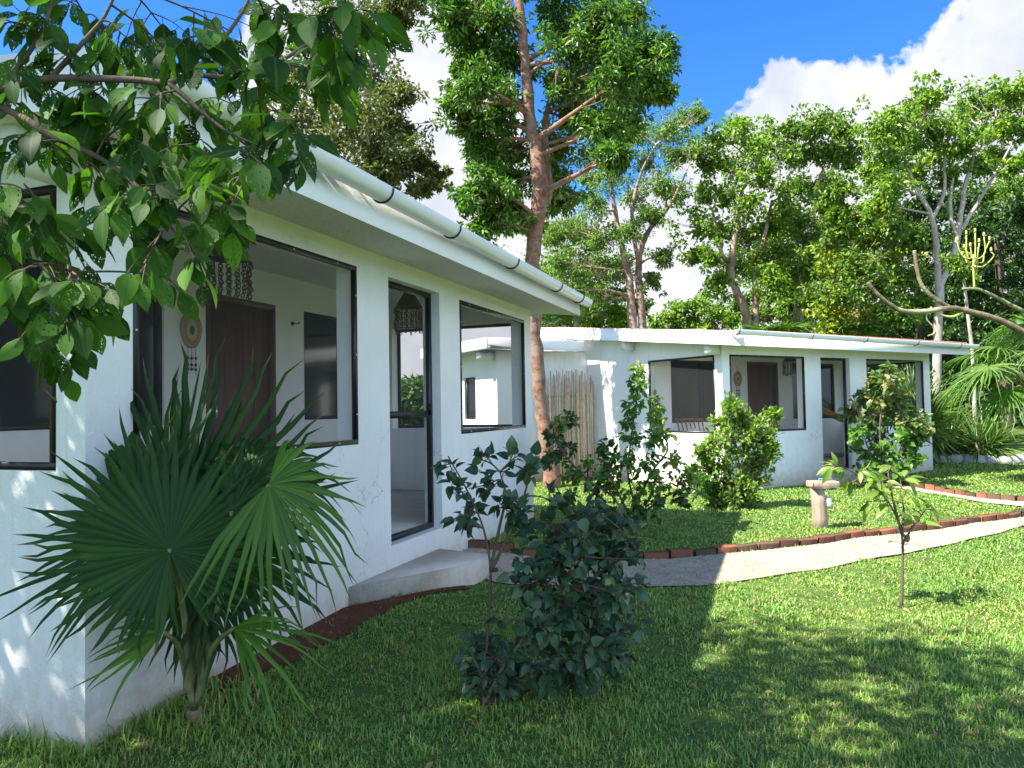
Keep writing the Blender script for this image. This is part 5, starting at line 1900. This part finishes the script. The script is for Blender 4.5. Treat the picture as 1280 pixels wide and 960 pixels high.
def blades(mb, x, y, h, w):
    n = len(x)
    z = ground_h(x, y) - .004
    pos = np.stack([x, y, z], 1)
    a = rng.uniform(0, 2 * math.pi, n)
    lean = np.abs(rng.normal(1.15, .5, n))
    d = np.stack([np.cos(a), np.sin(a), np.zeros(n)], 1)
    t = np.stack([-np.sin(a), np.cos(a), np.zeros(n)], 1)
    # facing is independent of the lean so both edges and faces show
    L_ = h * rng.uniform(.5, 1.3, n)
    upv = np.array([0, 0, 1.0])
    mid = pos + (upv * np.cos(lean * .4)[:, None] + d * np.sin(lean * .4)[:, None]) * (L_ * .5)[:, None]
    tip = mid + (upv * np.cos(lean)[:, None] + d * np.sin(lean)[:, None]) * (L_ * .55)[:, None]
    w_ = (w * rng.uniform(.7, 1.3, n) * .5)[:, None]
    V = np.stack([pos - t * w_, pos + t * w_, mid - t * w_ * .85, mid + t * w_ * .85, tip], 1).reshape(-1, 3)
    k = np.arange(n)[:, None] * 5
    mb.add(V, k + np.array([[0, 1, 3, 2]]), k + np.array([[2, 3, 4]]))


gm = MB()
XL = lambda y: -.76 * y - .4
XR = lambda y: .76 * y + 1.6
for (y0, y1, dens, h, w) in ((2.5, 3.6, 8500, .036, .0058), (3.6, 5, 7500, .034, .0068), (5, 7, 5200, .031, .009), (7, 10, 3200, .030, .013), (10, 14, 1600, .034, .020), (14, 20, 600, .042, .032)):
    ym = (y0 + y1) / 2
    x0 = max(XL(ym), -3.5) if y0 < 7 else -1.2
    fl = lambda y, x0=x0: np.maximum(XL(y), x0)
    area = (y1 - y0) * (XR(ym) - max(XL(ym), x0))
    x, y = grass_points(int(area * dens), y0, y1, fl, XR)
    # thin bare patches
    pn = np.sin(x * 3.1 + 1.7 * np.sin(y * 2.3)) * np.sin(y * 2.7 + 1.3 * np.sin(x * 1.9))
    keep = rng.random(len(x)) < np.clip(1.05 - .55 * np.maximum(0, pn), .3, 1)
    x, y = x[keep], y[keep]
    hh = h * np.clip(1 + .3 * np.sin(x * 2.3 + 2) * np.sin(y * 1.9) + .35 * np.sin(x * 7.1 + 2.5 * np.sin(y * 4.3)) * np.sin(y * 6.3 + 1.1) + .25 * np.sin(x * 17 + 3 * np.sin(y * 11)), .45, 2.0)
    blades(gm, x, y, hh, w)
# long tufts at the foot of the near wall
x, y = [], []
for k in range(900):
    if k < 500:
        u, v = rng.uniform(-.5, .75), -abs(rng.normal(.06, .06)) - .01
        if u < 0.02:
            v = rng.uniform(-.1, .5)
            u = -abs(rng.normal(.05, .04)) - .01
    else:
        u, v = rng.uniform(.2, .8), -.15 - abs(rng.normal(.15, .15))
    q = W1(u, v)
    x.append(q[0]); y.append(q[1])
blades(gm, np.array(x), np.array(y), .11, .007)
g_ = gm.build('grass', M['grass'], kind='stuff')
tag(g_, 'short green lawn grass with dry blades between the houses and path', 'grass', kind='stuff')

# loose pebbles on the path
rng = np.random.default_rng(9)
n = 90000
lo, hi = path_poly.min(0), path_poly.max(0)
x, y = rng.uniform(lo[0], min(hi[0], 9.5), n), rng.uniform(lo[1], hi[1], n)
k = inside(x, y, path_poly) & (np.abs(x) < .74 * y + .3)
x, y = x[k], y[k]
n = len(x)
c = np.stack([x, y, ground_h(x, y) + .018], 1)
r = rng.uniform(.005, .012, n)[:, None, None]
oc = np.array([[1, 0, 0], [-1, 0, 0], [0, 1, 0], [0, -1, 0], [0, 0, .7], [0, 0, -.7]], float)
V = c[:, None, :] + oc[None] * r * rng.uniform(.6, 1.3, (n, 6, 1)) + rng.normal(size=(n, 6, 3)) * .0012
tri = np.array([[0, 2, 4], [2, 1, 4], [1, 3, 4], [3, 0, 4]])
pm = MB()
pm.add(V.reshape(-1, 3), None, (np.arange(n)[:, None, None] * 6 + tri[None]).reshape(-1, 3))
M['pebble'] = random_island_mat('pebbles', [(0.30, 0.235, 0.16), (0.51, 0.425, 0.31), (0.39, 0.32, 0.225), (0.60, 0.515, 0.40), (0.23, 0.175, 0.115)], nscale=90)
gv = pm.build('gravel', M['pebble'], kind='stuff')
tag(gv, 'pale loose pebbles covering the garden path', 'gravel', kind='stuff')

# leaf litter on the lawn
rng = np.random.default_rng(21)
x, y = grass_points(900, 2.7, 11, lambda q: np.maximum(XL(q), -3), XR)
k = rng.random(len(x)) < .42
x, y = x[k], y[k]
n = len(x)
a = rng.uniform(0, 6.28, n)
ll = MB()
add_leaves(ll, np.stack([x, y, ground_h(x, y) + .022], 1), np.stack([np.cos(a), np.sin(a), rng.normal(0, .25, n)], 1), np.tile([0, 0, 1.0], (n, 1)) + rng.normal(size=(n, 3)) * .35, rng.uniform(.025, .065, n), rng.uniform(.012, .03, n), 'full', .35)
M['litter'] = leaf_mat('dry_leaf', [(0.10, 0.055, 0.025), (0.22, 0.13, 0.05), (0.32, 0.22, 0.09), (0.16, 0.10, 0.05)], .2, .7, .2)
o = ll.build('leaf_litter', M['litter'], kind='stuff')
tag(o, 'small dry fallen leaves scattered over the lawn', 'leaf litter', kind='stuff')
